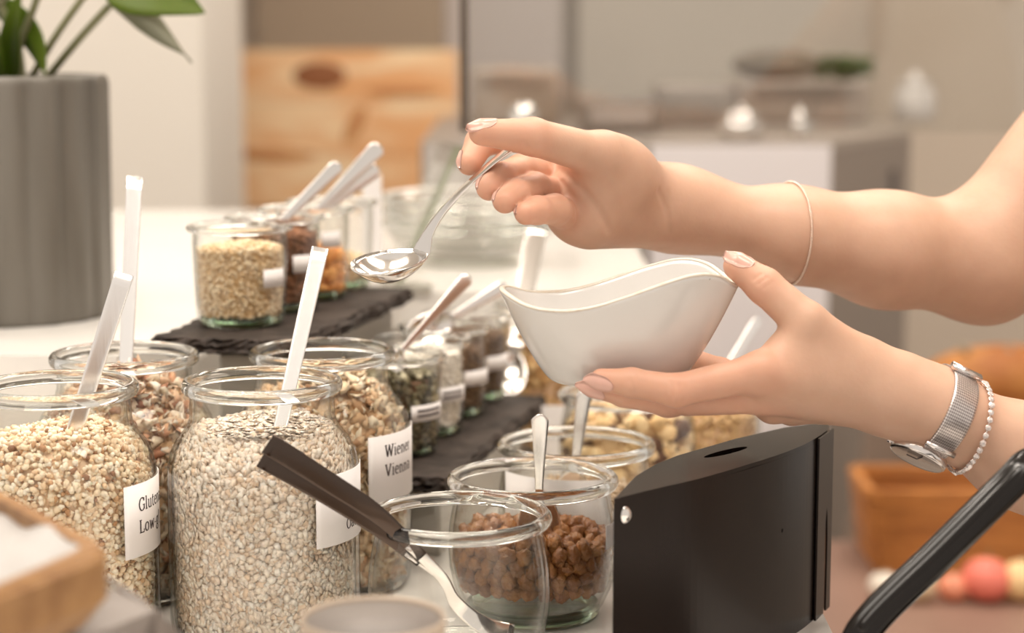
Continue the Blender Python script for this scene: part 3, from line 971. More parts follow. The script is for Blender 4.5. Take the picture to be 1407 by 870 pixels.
gb = zero_z(at(645, 420, 1.93), 0.12)
for i in range(3):
    glass_bowl(['lowest of three nested glass bowls behind the spoon', 'middle of three nested glass bowls behind the spoon', 'topmost of three nested glass bowls behind the spoon'][i], gb + Vector((0, 0, 0.006 + i * 0.012)), 0.085, 0.034)
sp = put('bowl_stand', simple(g_lathe([(0.05, 0), (0.05, 0.002), (0.036, 0.0035), (0.036, 0.0055)], 32)), RISER)
sp.location = gb
tag(sp, 'low round stand under the nested glass bowls', 'stand')
# leaning glass pane with green edge, white card
gp = thing('glass_sign_holder', 'leaning clear glass sign holder with a green edge', 'sign holder', zero_z(at(545, 350, 1.72), 0.12))
M_ = Matrix.Rotation(math.radians(24), 4, 'Y') @ Matrix.Rotation(math.radians(70), 4, 'Z')
put('pane', simple(g_box((0.028, 0, 0.066), (0.09, 0.004, 0.13), M_), False), GLASS, gp)
put('pane_edge', simple(g_box((0.028, 0, 0.066), (0.003, 0.0046, 0.13), M_), False), pbr('green_edge', (0.30, 0.33, 0.22), rough=0.3), gp)
put('holder_foot', simple(g_box((0.0, 0, 0.003), (0.06, 0.03, 0.006)), False), RISER, gp)
pc = put('paper_card', simple(g_box((0, 0, 0.05), (0.016, 0.012, 0.10)), False), PAPER)
pc.location = zero_z(at(512, 350, 1.72), 0.12)
tag(pc, 'narrow white paper card standing behind the upper slate jars', 'card')

# ------------------------------------------------------------------ planter
PP = zero_z(at(12, 430, 1.575), 0.12)
pt = thing('planter', 'grey ribbed ceramic planter with leafy houseplant', 'planter', PP)
n = 160
prof = []
R0 = 0.083
rows = [(0.0, -0.004), (0.003, -0.001), (0.008, 0), (0.182, 0.001), (0.187, 0.0), (0.190, -0.002)]
v, f = [], []
ribs = 17
rw = [random.uniform(-0.25, 0.25) for _ in range(ribs)]
for (z, dr) in rows:
    for k in range(n):
        a = 2 * PI * k / n
        rib = a * ribs / (2 * PI)
        q = abs(math.sin((rib + rw[int(rib) % ribs] * math.sin(PI * (rib % 1))) * PI))
        amp = 0.0055 if 0.002 < z < 0.186 else 0.001
        r = R0 + dr - amp * (1 - q ** 0.6)
        v.append(Vector((r * math.cos(a), r * math.sin(a), z)))
for (z, r) in [(0.190, R0 - 0.010), (0.165, R0 - 0.011)]:
    for k in range(n):
        a = 2 * PI * k / n
        v.append(Vector((r * math.cos(a), r * math.sin(a), z)))
m = len(rows) + 2
for i in range(m - 1):
    for k in range(n):
        k2 = (k + 1) % n
        f.append((i * n + k, i * n + k2, (i + 1) * n + k2, (i + 1) * n + k))
f.append(tuple(range(n - 1, -1, -1)))
put('pot', mk(v, f), pbr('grey_glaze', (0.120, 0.106, 0.086), rough=0.42, col2=(0.165, 0.150, 0.128), scale=11, stretch=(3, 3, 0.3), bump=0.15, bscale=50), pt)
so = put('soil', simple(g_lathe([(0.0715, 0.166), (0.04, 0.172), (0.001, 0.174)], 32)), pbr('soil', (0.05, 0.035, 0.02), rough=0.95, bump=0.8, bscale=80), pt)
LEAF = pbr('leaf_green', (0.050, 0.075, 0.004), rough=0.5, spec=0.2, col2=(0.075, 0.105, 0.008), scale=14, sss=0.1, sssr=(0.5, 1, 0.1))
LEAFU = pbr('leaf_under', (0.17, 0.165, 0.10), rough=0.6, col2=(0.22, 0.21, 0.135), scale=14)
STEM = pbr('stem', (0.20, 0.20, 0.10), rough=0.5)


def leaf(parent, base, tip, side, width, droop, mat, n=14, fold=0.25):
    base, tip, side = Vector(base), Vector(tip), Vector(side).normalized()
    ax = tip - base
    up = side.cross(ax).normalized()
    v, f = [], []
    m = 9
    for i in range(n + 1):
        q = i / n
        wd = width * (math.sin(PI * min(1, q ** 0.62)) ** 0.8) * (1 - 0.15 * q) + 0.0004
        c = base + ax * q + up * (droop * math.sin(PI * q))
        for j_ in range(m):
            s = (j_ / (m - 1)) * 2 - 1
            v.append(c + side * s * wd + up * (fold * abs(s) * wd))
    for i in range(n):
        for j_ in range(m - 1):
            f.append((i * m + j_, i * m + j_ + 1, (i + 1) * m + j_ + 1, (i + 1) * m + j_))
    off = len(v)
    v2 = [p - up * 0.0007 for p in v]
    f2 = [tuple(off + q for q in fc[::-1]) for fc in f]
    rim = [(i * m, (i + 1) * m) for i in range(n)] + [((i + 1) * m + m - 1, i * m + m - 1) for i in range(n)]
    f3 = [(a, b, b + off, a + off) for a, b in rim]
    return put('leaf', mk(v + v2, f + f2 + f3), mat, parent)


def L_(px, py, Y):
    return at(px, py, Y) - PP


leaf(pt, L_(135, -30, 1.52), L_(282, 17, 1.50), (0.10, -0.35, -0.45), 0.040, 0.010, LEAF)
leaf(pt, L_(150, 6, 1.535), L_(262, 86, 1.53), (0.42, -0.25, -0.55), 0.044, 0.012, LEAFU)
leaf(pt, L_(-20, -10, 1.55), L_(62, 102, 1.53), (0.5, -0.3, 0.1), 0.016, 0.01, LEAF)
leaf(pt, L_(-30, 60, 1.53), L_(50, -30, 1.50), (0.3, -0.4, 0.2), 0.013, 0.006, LEAFU)
leaf(pt, L_(18, 110, 1.55), L_(30, -20, 1.53), (0.5, -0.3, 0.0), 0.012, 0.006, LEAF)
leaf(pt, L_(0, 112, 1.54), L_(-10, -5, 1.51), (0.5, -0.3, 0.0), 0.014, 0.006, LEAF)
for pts, r in [([(40, 112, 1.56), (75, 52, 1.545), (115, -5, 1.53), (135, -34, 1.52)], 0.0028), ([(62, 110, 1.565), (105, 58, 1.55), (150, 8, 1.535)], 0.0030),
               ([(15, 112, 1.555), (28, 60, 1.55), (50, 0, 1.54), (60, -40, 1.53)], 0.0030), ([(30, 112, 1.56), (20, 50, 1.555), (-10, -20, 1.55)], 0.004)]:
    P = spline([L_(*p) for p in pts], 14)
    put('stem', simple(g_tube(P, r, 8)), STEM, pt)
_ca = [L_(30, 114, 1.56), L_(18, 20, 1.55)]

# ------------------------------------------------------------------ white ceramic bowl
def bowl_mat(name, col, col2):
    m_, nt, out = nodes(name)
    b = nt.nodes.new('ShaderNodeBsdfPrincipled')
    nt.links.new(b.outputs[0], out.inputs[0])
    b.inputs['Roughness'].default_value = 0.17
    b.inputs['Coat Weight'].default_value = 0.3
    b.inputs['Coat Roughness'].default_value = 0.06
    tc = nt.nodes.new('ShaderNodeTexCoord')
    vo = nt.nodes.new('ShaderNodeTexVoronoi')
    vo.inputs['Scale'].default_value = 85
    nt.links.new(tc.outputs['Object'], vo.inputs['Vector'])
    cmp_ = nt.nodes.new('ShaderNodeMath'); cmp_.operation = 'LESS_THAN'
    cmp_.inputs[1].default_value = 0.055
    nt.links.new(vo.outputs['Distance'], cmp_.inputs[0])
    sep = nt.nodes.new('ShaderNodeSeparateColor')
    nt.links.new(vo.outputs['Color'], sep.inputs[0])
    gt = nt.nodes.new('ShaderNodeMath'); gt.operation = 'GREATER_THAN'
    gt.inputs[1].default_value = 0.88
    nt.links.new(sep.outputs[0], gt.inputs[0])
    mu = nt.nodes.new('ShaderNodeMath'); mu.operation = 'MULTIPLY'
    nt.links.new(cmp_.outputs[0], mu.inputs[0]); nt.links.new(gt.outputs[0], mu.inputs[1])
    mx = nt.nodes.new('ShaderNodeMix'); mx.data_type = 'RGBA'
    mx.inputs['A'].default_value = (*col, 1)
    mx.inputs['B'].default_value = (*col2, 1)
    nt.links.new(mu.outputs[0], mx.inputs['Factor'])
    nt.links.new(mx.outputs['Result'], b.inputs['Base Color'])
    return m_


CERAMIC = bowl_mat('white_glaze', (0.66, 0.640, 0.615), (0.12, 0.09, 0.07))
RIMC = pbr('rim_glaze', (0.66, 0.595, 0.51), rough=0.25, col2=(0.52, 0.41, 0.30), scale=120, ramp=(0.55, 0.8))
BY = 1.085
BC = at(849, 524, BY)          # foot centre level
SB = F_PX / (BY * math.cos(PITCH)) * 0.995   # px per metre near the bowl (approx.)
bt = thing('ceramic_bowl', 'white speckled ceramic bowl with a wavy tan rim', 'bowl', BC)
rx = [683, 700, 729, 774, 815, 867, 901, 943, 975, 997, 1015]
ry = [391, 402, 411, 412, 404, 387, 375, 363, 364, 374, 393]
sfx = 1.0 / (F_PX / 1.086)


def rim_pt(ph):
    x = 0.0657 * math.copysign(abs(math.cos(ph)) ** 0.92, math.cos(ph))
    y = 0.046 * math.copysign(abs(math.sin(ph)) ** 0.92, math.sin(ph))
    row = np.interp(849 + x / sfx, rx, ry)
    # smooth the table a little
    row = np.mean([np.interp(849 + x / sfx + d, rx, ry) for d in (-14, -7, 0, 7, 14)])
    z = (524 - row) * sfx
    return x, y, z


def foot_pt(ph):
    return 0.034 * math.cos(ph) - 0.0015, 0.024 * math.sin(ph)


nph, nt_ = 96, 22
v, f = [], []
TH = 0.0032


def wall_pt(ph, t, inset):
    X, Y, Z = rim_pt(ph)
    fx, fy = foot_pt(ph)
    q = t ** 0.74
    x = fx + (X - fx) * q
    y = fy + (Y - fy) * q
    z = Z * t
    # soft base edge
    z = z + 0.0 * t
    L = math.hypot(x, y) + 1e-6
    x -= x / L * inset
    y -= y / L * inset
    return Vector((x, y, z))


prof_t = [i / nt_ for i in range(nt_ + 1)]
rings = []
rings.append([Vector((foot_pt(2 * PI * k / nph)[0] * 0.9, foot_pt(2 * PI * k / nph)[1] * 0.9, 0.0015)) for k in range(nph)])
rings.append([Vector((foot_pt(2 * PI * k / nph)[0] * 0.93, foot_pt(2 * PI * k / nph)[1] * 0.93, 0.0)) for k in range(nph)])
for t_ in prof_t:
    rings.append([wall_pt(2 * PI * k / nph, t_, 0) + (Vector((0, 0, 0.0004)) if t_ == 0 else Vector()) for k in range(nph)])
inn = []
for t_ in reversed(prof_t):
    ring = []
    for k in range(nph):
        p = wall_pt(2 * PI * k / nph, t_, TH)
        if t_ < 0.12:
            p.z = max(p.z, 0.0) + 0.004 * (1 - t_ / 0.12) + 0.0
        ring.append(p)
    inn.append(ring)
rings_body = rings + inn
for r_ in rings_body:
    v += r_
for i in range(len(rings_body) - 1):
    for k in range(nph):
        k2 = (k + 1) % nph
        f.append((i * nph + k, i * nph + k2, (i + 1) * nph + k2, (i + 1) * nph + k))
f.append(tuple(range(nph - 1, -1, -1)))
f.append(tuple((len(rings_body) - 1) * nph + k for k in range(nph)))
put('bowl_body', mk(v, f), CERAMIC, bt)
rp_ = [wall_pt(2 * PI * k / nph, 1.0, TH / 2) for k in range(nph)]
v, f = [], []
ns = 10
for k in range(nph):
    c = rp_[k]
    T = (rp_[(k + 1) % nph] - rp_[k - 1]).normalized()
    out = Vector((c.x, c.y, 0)).normalized()
    N = T.cross(out).normalized()
    out = N.cross(T).normalized()
    for s in range(ns):
        a = 2 * PI * s / ns
        v.append(c + out * math.cos(a) * 0.00165 + N * math.sin(a) * 0.0011)
for k in range(nph):
    for s in range(ns):
        k2, s2 = (k + 1) % nph, (s + 1) % ns
        f.append((k * ns + s, k * ns + s2, k2 * ns + s2, k2 * ns + s))
put('rim', mk(v, f), RIMC, bt)

# ------------------------------------------------------------------ black box and black handle
bx = thing('black_dispenser_box', 'black sheet metal box with slotted top and screw', 'box', (0, 0, 0))
TZ = 0.110
fl = at(843, 685, 1.0)
kz = lambda row: F_PX * 0.235 / (row - 41)


def onTop(px, row, z=TZ):
    p1, p2 = at(px, row, 1.0), at(px, row, 2.0)
    q = (z - p1.z) / (p2.z - p1.z)
    return p1.lerp(p2, q)


front = [onTop(843, 686), onTop(900, 672), onTop(960, 658), onTop(1020, 641), onTop(1070, 625), onTop(1105, 611), onTop(1128, 598)]
cor = [onTop(1137, 591), onTop(1140, 586)]
back = [onTop(1136, 580), onTop(1080, 587), onTop(1010, 603), onTop(930, 626), onTop(900, 638), onTop(872, 655)]
front = [Vector(p) for p in spline(front, 40)]
poly = [(p.x, p.y) for p in front + cor + back]


def inset(poly, d):
    c = Vector((sum(p[0] for p in poly) / len(poly), sum(p[1] for p in poly) / len(poly)))
    return [tuple(Vector(p) + (c - Vector(p)).normalized() * d) for p in poly]


def g_plate_hole(outer, hole, z0, z1):
    import bmesh
    bm = bmesh.new()
    for z_ in (z0, z1):
        ed = []
        for lp in (outer, hole):
            vs = [bm.verts.new((x, y, z_)) for x, y in lp]
            ed += [bm.edges.new((vs[k_], vs[(k_ + 1) % len(vs)])) for k_ in range(len(vs))]
        bmesh.ops.triangle_fill(bm, edges=ed, use_beauty=True, normal=(0, 0, 1 if z_ == z1 else -1))
    bm.verts.ensure_lookup_table()
    no, nh = len(outer), len(hole)
    k0 = no + nh
    for st, n_ in ((0, no), (no, nh)):
        for k_ in range(n_):
            a, b = st + k_, st + (k_ + 1) % n_
            bm.faces.new((bm.verts[a], bm.verts[b], bm.verts[k0 + b], bm.verts[k0 + a]))
    bmesh.ops.recalc_face_normals(bm, faces=bm.faces)
    bm.verts.index_update()
    v_ = [q.co.copy() for q in bm.verts]
    f_ = [tuple(q.index for q in fc.verts) for fc in bm.faces]
    bm.free()
    return v_, f_


nP = len(poly)
pin = inset(poly, 0.003)
rg = [[Vector((x, y, 0.0)) for x, y in poly], [Vector((x, y, TZ - 0.0025)) for x, y in poly], [Vector((x, y, TZ - 0.0025)) for x, y in pin], [Vector((x, y, 0.003)) for x, y in pin]]
f = [tuple(range(nP - 1, -1, -1)), tuple(3 * nP + k for k in range(nP))]
for i in range(3):
    for k in range(nP):
        k2 = (k + 1) % nP
        f.append((i * nP + k, i * nP + k2, (i + 1) * nP + k2, (i + 1) * nP + k))
put('body', mk([p for r_ in rg for p in r_], f, False), BLACK, bx)
s0, s1 = onTop(968, 629), onTop(1026, 614)
mid = (s0 + s1) / 2
sd = (s1 - s0).normalized()
L = (s1 - s0).length
pw = Vector((-sd.y, sd.x, 0))
sl = [mid + sd * (L / 2 * math.cos(a)) + pw * (0.0040 * math.sin(a)) for a in [2 * PI * k / 24 for k in range(24)]]
put('top_plate', simple(g_plate_hole(inset(poly, 0.0004), [(p.x, p.y) for p in sl], TZ - 0.0025, TZ), False), BLACK, bx)  # top wears the same black coat as the body
sc_ = at(854, 707, 0.991)
sh = put('screw_head', simple(g_ball((0, 0, 0), 0.0052, 16, 10, (1, 0.7, 1))), STEEL, bx)
sh.location = sc_
sc_ = at(1072, 728, 1.105)
sr = put('rivet', simple(g_ball((0, 0, 0), 0.0018, 10, 6)), BLACK, bx)
sr.location = at(1073, 729, onTop(1076, 622).y)
# vertical edge strip with slit
e0, e1 = Vector((cor[0].x, cor[0].y, 0)), Vector((cor[1].x, cor[1].y, 0))
strip = [onTop(1121, 601.5), onTop(1140.5, 587.5)]
q0, q1 = [Vector((p.x, p.y, 0)) for p in strip]
d_ = (q1 - q0).normalized()
o_ = Vector((d_.y, -d_.x, 0)) * 0.0012
wS = (q1 - q0).length
nc = wS * 0.62
outl = [(0, 0), (nc - 0.0030, 0), (nc - 0.0030, 0.045), (nc - 0.0018, 0.058), (nc, 0.064), (nc + 0.0018, 0.058), (nc + 0.0030, 0.045), (nc + 0.0030, 0), (wS, 0), (wS, TZ - 0.0005), (0, TZ - 0.0005)]
nO = len(outl)
v = [q0 + d_ * x + o_ * t_ + Vector((0, 0, z_)) for t_ in (1, 2) for x, z_ in outl]
f = [tuple(range(nO - 1, -1, -1)), tuple(range(nO, 2 * nO))] + [(k, (k + 1) % nO, nO + (k + 1) % nO, nO + k) for k in range(nO)]
put('edge_strip', mk(v, f, False), BLACK, bx)
hd = thing('black_bar_handle', 'glossy black bent bar handle rising beside the box', 'handle', zero_z(at(1150, 868, 0.95)))
hv = -zero_z(at(1150, 868, 0.95))
h0, h1 = at(1190, 862, 0.955), at(1388, 664, 0.985)
hpth = [zero_z(at(1140, 868, 0.94), 0.004), h0.lerp(zero_z(at(1140, 868, 0.94), 0.0), 0.45), h0, h0.lerp(h1, 0.5), h1, at(1412, 640, 0.992), at(1432, 640, 0.995), at(1446, 690, 0.997), at(1452, 770, 0.998)]
P = spline(hpth, 60)
put('bar', simple(g_sweep([Vector(p) + hv for p in P], 0.0170, 0.0125, (-0.45, -0.85, 0.35), 16, 3.2)), pbr('gloss_black', (0.008, 0.006, 0.005), rough=0.18, spec=0.35), hd)
inner = [Vector(p) + hv + Vector((-0.0022, -0.0050, 0.0022)) for p in P[14:44]]
put('highlight_ridge', simple(g_sweep(inner, 0.0050, 0.0022, (-0.45, -0.85, 0.35), 10, 3.0)), MATS['gloss_black'], hd)  # raised ridge added along the bar to catch light as its highlight
put('base_plate', simple(g_box((0.06, 0.03, 0.003), (0.17, 0.11, 0.006), bev=0.002), False), BLACK, hd)

# ------------------------------------------------------------------ foreground: wooden tray, grey bag, cup
def onZ(px, row, z):
    return onTop(px, row, z)


WOOD = pbr('tray_wood', (0.22, 0.10, 0.033), rough=0.45, col2=(0.35, 0.185, 0.07), scale=9, stretch=(1, 8, 8))
TRZ = 0.150
c0 = onZ(158, 752, TRZ); c1 = onZ(-60, 642, TRZ); c2 = onZ(-80, 845, TRZ)
c3 = c1 + c2 - c0
tr = thing('wooden_tray', 'wooden tray with rounded rim in front of the grain jar', 'tray', zero_z((c0 + c3) / 2, TRZ - 0.03))
ti = -Vector(tr.location)
q4 = [c0, c1, c3, c2]
cen = sum(q4, Vector()) / 4


def rnd_poly(pts, r, n=6):
    out = []
    m_ = len(pts)
    for i in range(m_):
        p, a, b = pts[i], pts[i - 1], pts[(i + 1) % m_]
        da, db = (a - p).normalized() * r, (b - p).normalized() * r
        for k_ in range(n + 1):
            t_ = k_ / n
            out.append((p + da) * (1 - t_) ** 2 + p * 2 * t_ * (1 - t_) + (p + db) * t_ ** 2)
    return out


op = rnd_poly([p + ti for p in q4], 0.014)
ip = rnd_poly([p + ti + (cen - p).normalized() * 0.013 for p in q4], 0.010)
lowp = rnd_poly([p + ti + (cen - p).normalized() * 0.010 for p in q4], 0.012)
N_ = len(op)
zt = 0.03
lay = [[Vector((p.x, p.y, 0)) for p in lowp], [Vector((p.x, p.y, zt * 0.35)) for p in op], [Vector((p.x, p.y, zt - 0.003)) for p in op], [p.lerp(q, 0.25) * 1 for p, q in zip(op, ip)]]
lay[3] = [Vector((p.x, p.y, zt)) for p in lay[3]]
lay.append([Vector((p.x, p.y, zt - 0.001)) for p in ip])
lay.append([Vector((p.x, p.y, 0.012)) for p in ip])
v = [p for l_ in lay for p in l_]
f = [tuple(range(N_ - 1, -1, -1)), tuple((len(lay) - 1) * N_ + k for k in range(N_))]
for i in range(len(lay) - 1):
    for k in range(N_):
        k2 = (k + 1) % N_
        f.append((i * N_ + k, i * N_ + k2, (i + 1) * N_ + k2, (i + 1) * N_ + k))
put('tray_body', mk(v, f, False), WOOD, tr)
stw = put('tray_stand', simple(g_box((0, 0, 0), (0.11, 0.11, TRZ - 0.031), bev=0.004), False), pbr('stand_wood', (0.20, 0.11, 0.06), rough=0.6))
stw.location = zero_z(cen + Vector((-0.02, 0, 0)), (TRZ - 0.031) / 2)
tag(stw, 'dark wooden stand block under the wooden tray', 'stand')
# crumpled white paper in tray
n = 26
v, f = [], []
ipc = [Vector((p.x, p.y, 0)) for p in ip]
cc2 = sum(ipc, Vector()) / len(ipc)
a_, b_, d_ = (c0 + ti), (c1 + ti), (c2 + ti)
for s in (0, 1):
    for i in range(n + 1):
        for j_ in range(n + 1):
            u_, w_ = 0.07 + 0.86 * i / n, 0.07 + 0.86 * j_ / n
            p = a_ + (b_ - a_) * u_ + (d_ - a_) * w_
            z = 0.0255 + 0.0035 * math.sin(7 * u_ + 4 * w_) * math.sin(9 * w_ + 1) + 0.0016 * math.sin(23 * u_ + 6 * w_)
            v.append(Vector((p.x, p.y, z - 0.0008 * s)))
k_ = (n + 1) ** 2
for i in range(n):
    for j_ in range(n):
        q = (i * (n + 1) + j_, i * (n + 1) + j_ + 1, (i + 1) * (n + 1) + j_ + 1, (i + 1) * (n + 1) + j_)
        f.append(q[::-1]); f.append(tuple(k_ + e for e in q))
pl_ = put('paper_liner', mk(v, f), pbr('liner_paper', (0.42, 0.40, 0.385), rough=0.6))
pl_.location = tr.location
tag(pl_, 'crumpled whitish paper liner lying in the wooden tray', 'paper')

# grey translucent bag wedge
GREYB = pbr('grey_film', (0.20, 0.17, 0.15), rough=0.35, col2=(0.30, 0.26, 0.235), scale=14, stretch=(1, 6, 1))
bz = 0.125
b0, b1, b2, b3 = onZ(132, 798, bz), onZ(215, 838, bz - 0.01), onZ(262, 885, bz - 0.03), onZ(60, 900, bz - 0.02)
gbag = thing('grey_bag', 'grey plastic wrapped pack below the wooden tray', 'bag', zero_z((b0 + b2) / 2))
gi = -Vector(gbag.location)
topv = [p + gi for p in (b0, b1, b2, b3)]
botv = [Vector((p.x, p.y, 0.0)) for p in topv]
v = botv + topv
f = [(3, 2, 1, 0), (4, 5, 6, 7)] + [(i, (i + 1) % 4, 4 + (i + 1) % 4, 4 + i) for i in range(4)]
put('pack', mk(v, f, False), GREYB, gbag)
put('fold', simple(g_sweep([topv[0] + Vector((0.004, 0, 0.001)), (topv[0] + topv[2]) / 2 + Vector((0, 0, 0.004)), topv[2].lerp(topv[3], 0.3)], 0.006, 0.002, (0, 0, 1))), GREYB, gbag)

# cup in front
cp = thing('stoneware_cup', 'small beige stoneware cup with grey inside in front of the glass jar', 'cup', zero_z(at(513, 846, 0.80)))
cz = at(513, 846, 0.80).z
put('cup_body', simple(g_lathe([(0.001, 0), (0.022, 0), (0.025, 0.003), (0.029, cz * 0.6), (0.0302, cz - 0.001), (0.0296, cz), (0.0288, cz - 0.001), (0.0272, cz * 0.6), (0.022, 0.006), (0.001, 0.006)], 48)), pbr('cup_glaze', (0.44, 0.35, 0.27), rough=0.35), cp)
put('inner_lining', simple(g_lathe([(0.0283, cz - 0.002), (0.0267, cz * 0.6), (0.0215, 0.0068), (0.001, 0.0068)], 40)), pbr('cup_grey', (0.20, 0.175, 0.16), rough=0.5), cp)  # inside lining, greyer and darker than the beige body

# ------------------------------------------------------------------ background furniture and food
bd = thing('wooden_crate', 'blond wooden crate panel with dark knots against the back wall', 'crate', zero_z(at(468, 400, 4.3), FLOORZ))
z1 = at(468, 68, 4.3).z - FLOORZ
z0 = at(468, 285, 4.3).z - FLOORZ


def knot_wood(name):
    m_, nt, out = nodes(name)
    b = nt.nodes.new('ShaderNodeBsdfPrincipled')
    nt.links.new(b.outputs[0], out.inputs[0])
    b.inputs['Roughness'].default_value = 0.55
    tc = nt.nodes.new('ShaderNodeTexCoord')
    mp = nt.nodes.new('ShaderNodeMapping')
    mp.inputs['Scale'].default_value = (2.2, 2, 9)
    nt.links.new(tc.outputs['Object'], mp.inputs[0])
    nz = nt.nodes.new('ShaderNodeTexNoise')
    nz.inputs['Scale'].default_value = 1.6
    nz.inputs['Detail'].default_value = 3
    nz.inputs['Distortion'].default_value = 0.8
    nt.links.new(mp.outputs[0], nz.inputs['Vector'])
    rp = nt.nodes.new('ShaderNodeValToRGB')
    rp.color_ramp.elements[0].position = 0.35
    rp.color_ramp.elements[0].color = (0.80, 0.42, 0.19, 1)
    rp.color_ramp.elements[1].position = 0.62
    rp.color_ramp.elements[1].color = (0.93, 0.69, 0.43, 1)
    nt.links.new(nz.outputs[0], rp.inputs[0])
    nt.links.new(rp.outputs[0], b.inputs['Base Color'])
    return m_


KW = knot_wood('blond_wood')
KN = pbr('wood_knot', (0.24, 0.085, 0.03), rough=0.6, col2=(0.34, 0.13, 0.05), scale=30)
KN2 = pbr('wood_streak', (0.50, 0.20, 0.07), rough=0.6, col2=(0.60, 0.29, 0.11), scale=20)
nb = 3
for i in range(nb):
    hb = (z1 - z0) / nb
    put('board', simple(g_box((0, 0, z0 + hb * (i + 0.5)), (0.512, 0.022, hb - 0.002), bev=0.002), False), KW, bd)
put('board', simple(g_box((0, 0.012, z0 / 2), (0.50, 0.02, z0)), False), KW, bd)
bdl = Vector(bd.location)


def flatdisc(name, px, py, rx_, rz_, rot, mat):
    p = at(px, py, 4.3) - bdl
    Mr = Matrix.Rotation(rot, 4, 'Y')
    v, f = g_ball((0, 0, 0), 1, 20, 8, (rx_, 0.0025, rz_), Mr)
    o = put(name, simple((v, f)), mat, bd)
    o.location = (p.x, -0.0115, p.z)


flatdisc('knot', 440, 104, 0.058, 0.030, 0.0, KN)
flatdisc('knot', 488, 172, 0.016, 0.046, 0.5, KN2)
flatdisc('knot', 360, 212, 0.12, 0.014, 0.0, KN2)
flatdisc('knot', 555, 125, 0.08, 0.012, 0.0, KN2)

# hanging guard post with glass pane
gpost = thing('glass_guard', 'dark thin guard post with a clear glass pane hung from the ceiling', 'sneeze guard', zero_z(at(638, 180, 1.95), CEIL))
g0 = at(638, 182, 1.95)
put('post', simple(g_box((0, 0, (g0.z - CEIL) / 2), (0.0085, 0.0085, CEIL - g0.z)), False), pbr('post_dark', (0.13, 0.105, 0.085), rough=0.4, metal=0.6), gpost)
put('pane', simple(g_box((0.42, 0.0, (g0.z - CEIL) / 2 - 0.0), (0.83, 0.006, CEIL - g0.z), ), False), thin_glass('guard_glass', (0.93, 0.935, 0.93), (0.8, 0.8, 0.78), refl=0.06), gpost)

# steel sideboard with appliances
SBT = at(1145, 195, 3.0).z
sbd = thing('steel_sideboard', 'pale steel sideboard with dark side panel behind the arms', 'sideboard', (0, 0, 0))
pr = at(1145, 195, 3.0)
dk = at(1268, 195, 3.25)
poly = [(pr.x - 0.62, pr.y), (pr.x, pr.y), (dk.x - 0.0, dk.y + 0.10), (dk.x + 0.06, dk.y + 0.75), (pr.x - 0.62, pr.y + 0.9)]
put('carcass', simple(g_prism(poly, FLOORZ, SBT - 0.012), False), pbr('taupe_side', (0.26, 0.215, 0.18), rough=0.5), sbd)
put('steel_top', simple(g_prism(poly, SBT - 0.012, SBT), False), pbr('side_top', (0.36, 0.31, 0.27), rough=0.35, metal=0.3), sbd)
put('front_panel', simple(g_box((pr.x - 0.14, pr.y - 0.008, (SBT + FLOORZ) / 2), (0.27, 0.014, SBT - FLOORZ - 0.01)), False), pbr('lilac_white', (0.74, 0.70, 0.71), rough=0.45), sbd)
put('front_panel', simple(g_box((pr.x - 0.45, pr.y - 0.008, (SBT + FLOORZ) / 2), (0.33, 0.014, SBT - FLOORZ - 0.01)), False), pbr('grey_front', (0.50, 0.46, 0.43), rough=0.4), sbd)
hnd = put('door_handle', simple(g_tube([(dk.x - 0.05, dk.y + 0.015, SBT - 0.06), (dk.x - 0.05, dk.y + 0.015, SBT - 0.2)], 0.012, 10)), pbr('handle_dark', (0.05, 0.035, 0.03), rough=0.4), sbd)


def bgbox(name, label, cat, x0, x1, y0, y1, Y, depth, col, sub=None, base=None):
    p0, p1 = at(x0, y1, Y), at(x1, y0, Y)
    zb = SBT if base is None else base
    t_ = thing(name, label, cat, ((p0.x + p1.x) / 2, Y + depth / 2, zb))
    w_, h_ = p1.x - p0.x, p1.z - zb
    put('body', simple(g_box((0, 0, h_ / 2), (w_, depth, h_), bev=min(w_, h_) * 0.12)), pbr(name + '_paint', col, rough=0.5, col2=tuple(c * 0.8 for c in col), scale=8), t_)
    if sub:
        put(sub[0], simple(g_box((0, -depth / 2 - 0.004, h_ * sub[2]), (w_ * 0.8, 0.012, h_ * sub[3]), bev=0.003), False), pbr(name + '_' + sub[0], sub[1], rough=0.4), t_)
    return t_


bgbox('storage_box', 'tan cardboard box on the left end of the sideboard', 'box', 648, 770, 95, 190, 3.5, 0.2, (0.40, 0.31, 0.24), ('lid_flap', (0.30, 0.23, 0.18), 0.85, 0.2))
bgbox('toaster', 'dark grey toaster on the sideboard behind the hand', 'toaster', 800, 905, 135, 188, 3.25, 0.16, (0.24, 0.20, 0.17), ('front_plate', (0.36, 0.31, 0.28), 0.45, 0.5))
bgbox('bread_bin', 'greyish brown bread bin on the sideboard', 'bread bin', 905, 1010, 118, 188, 3.45, 0.2, (0.33, 0.275, 0.235), ('bin_lid', (0.27, 0.225, 0.19), 0.6, 0.5))
bgbox('serving_crate', 'taupe serving crate on the sideboard holding greens', 'crate', 1015, 1195, 112, 178, 3.6, 0.25, (0.38, 0.31, 0.26), ('crate_slat', (0.20, 0.165, 0.14), 0.8, 0.3))
hz_ = at(1100, 112, 3.6).z
hb = thing('herb_bunch', 'dark green bunch of herbs on the taupe crate', 'herbs', (at(1165, 100, 3.7).x, 3.72, hz_))
for k in range(26):
    a = random.uniform(0, 2 * PI)
    v, f = g_ball((random.uniform(-.06, .05), random.uniform(-.05, .05), random.uniform(0.008, 0.04)), 0.018, 7, 5, (1, 0.6, 0.35), Matrix.Rotation(a, 4, 'X'))
    put('sprig', simple((v, f)), pbr('herb', (0.05, 0.09, 0.015), rough=0.6) if k == 0 else MATS['herb'], hb)
lf = thing('dark_loaf', 'dark long loaf lying on the taupe crate', 'bread', (at(1070, 100, 3.7).x, 3.72, hz_))
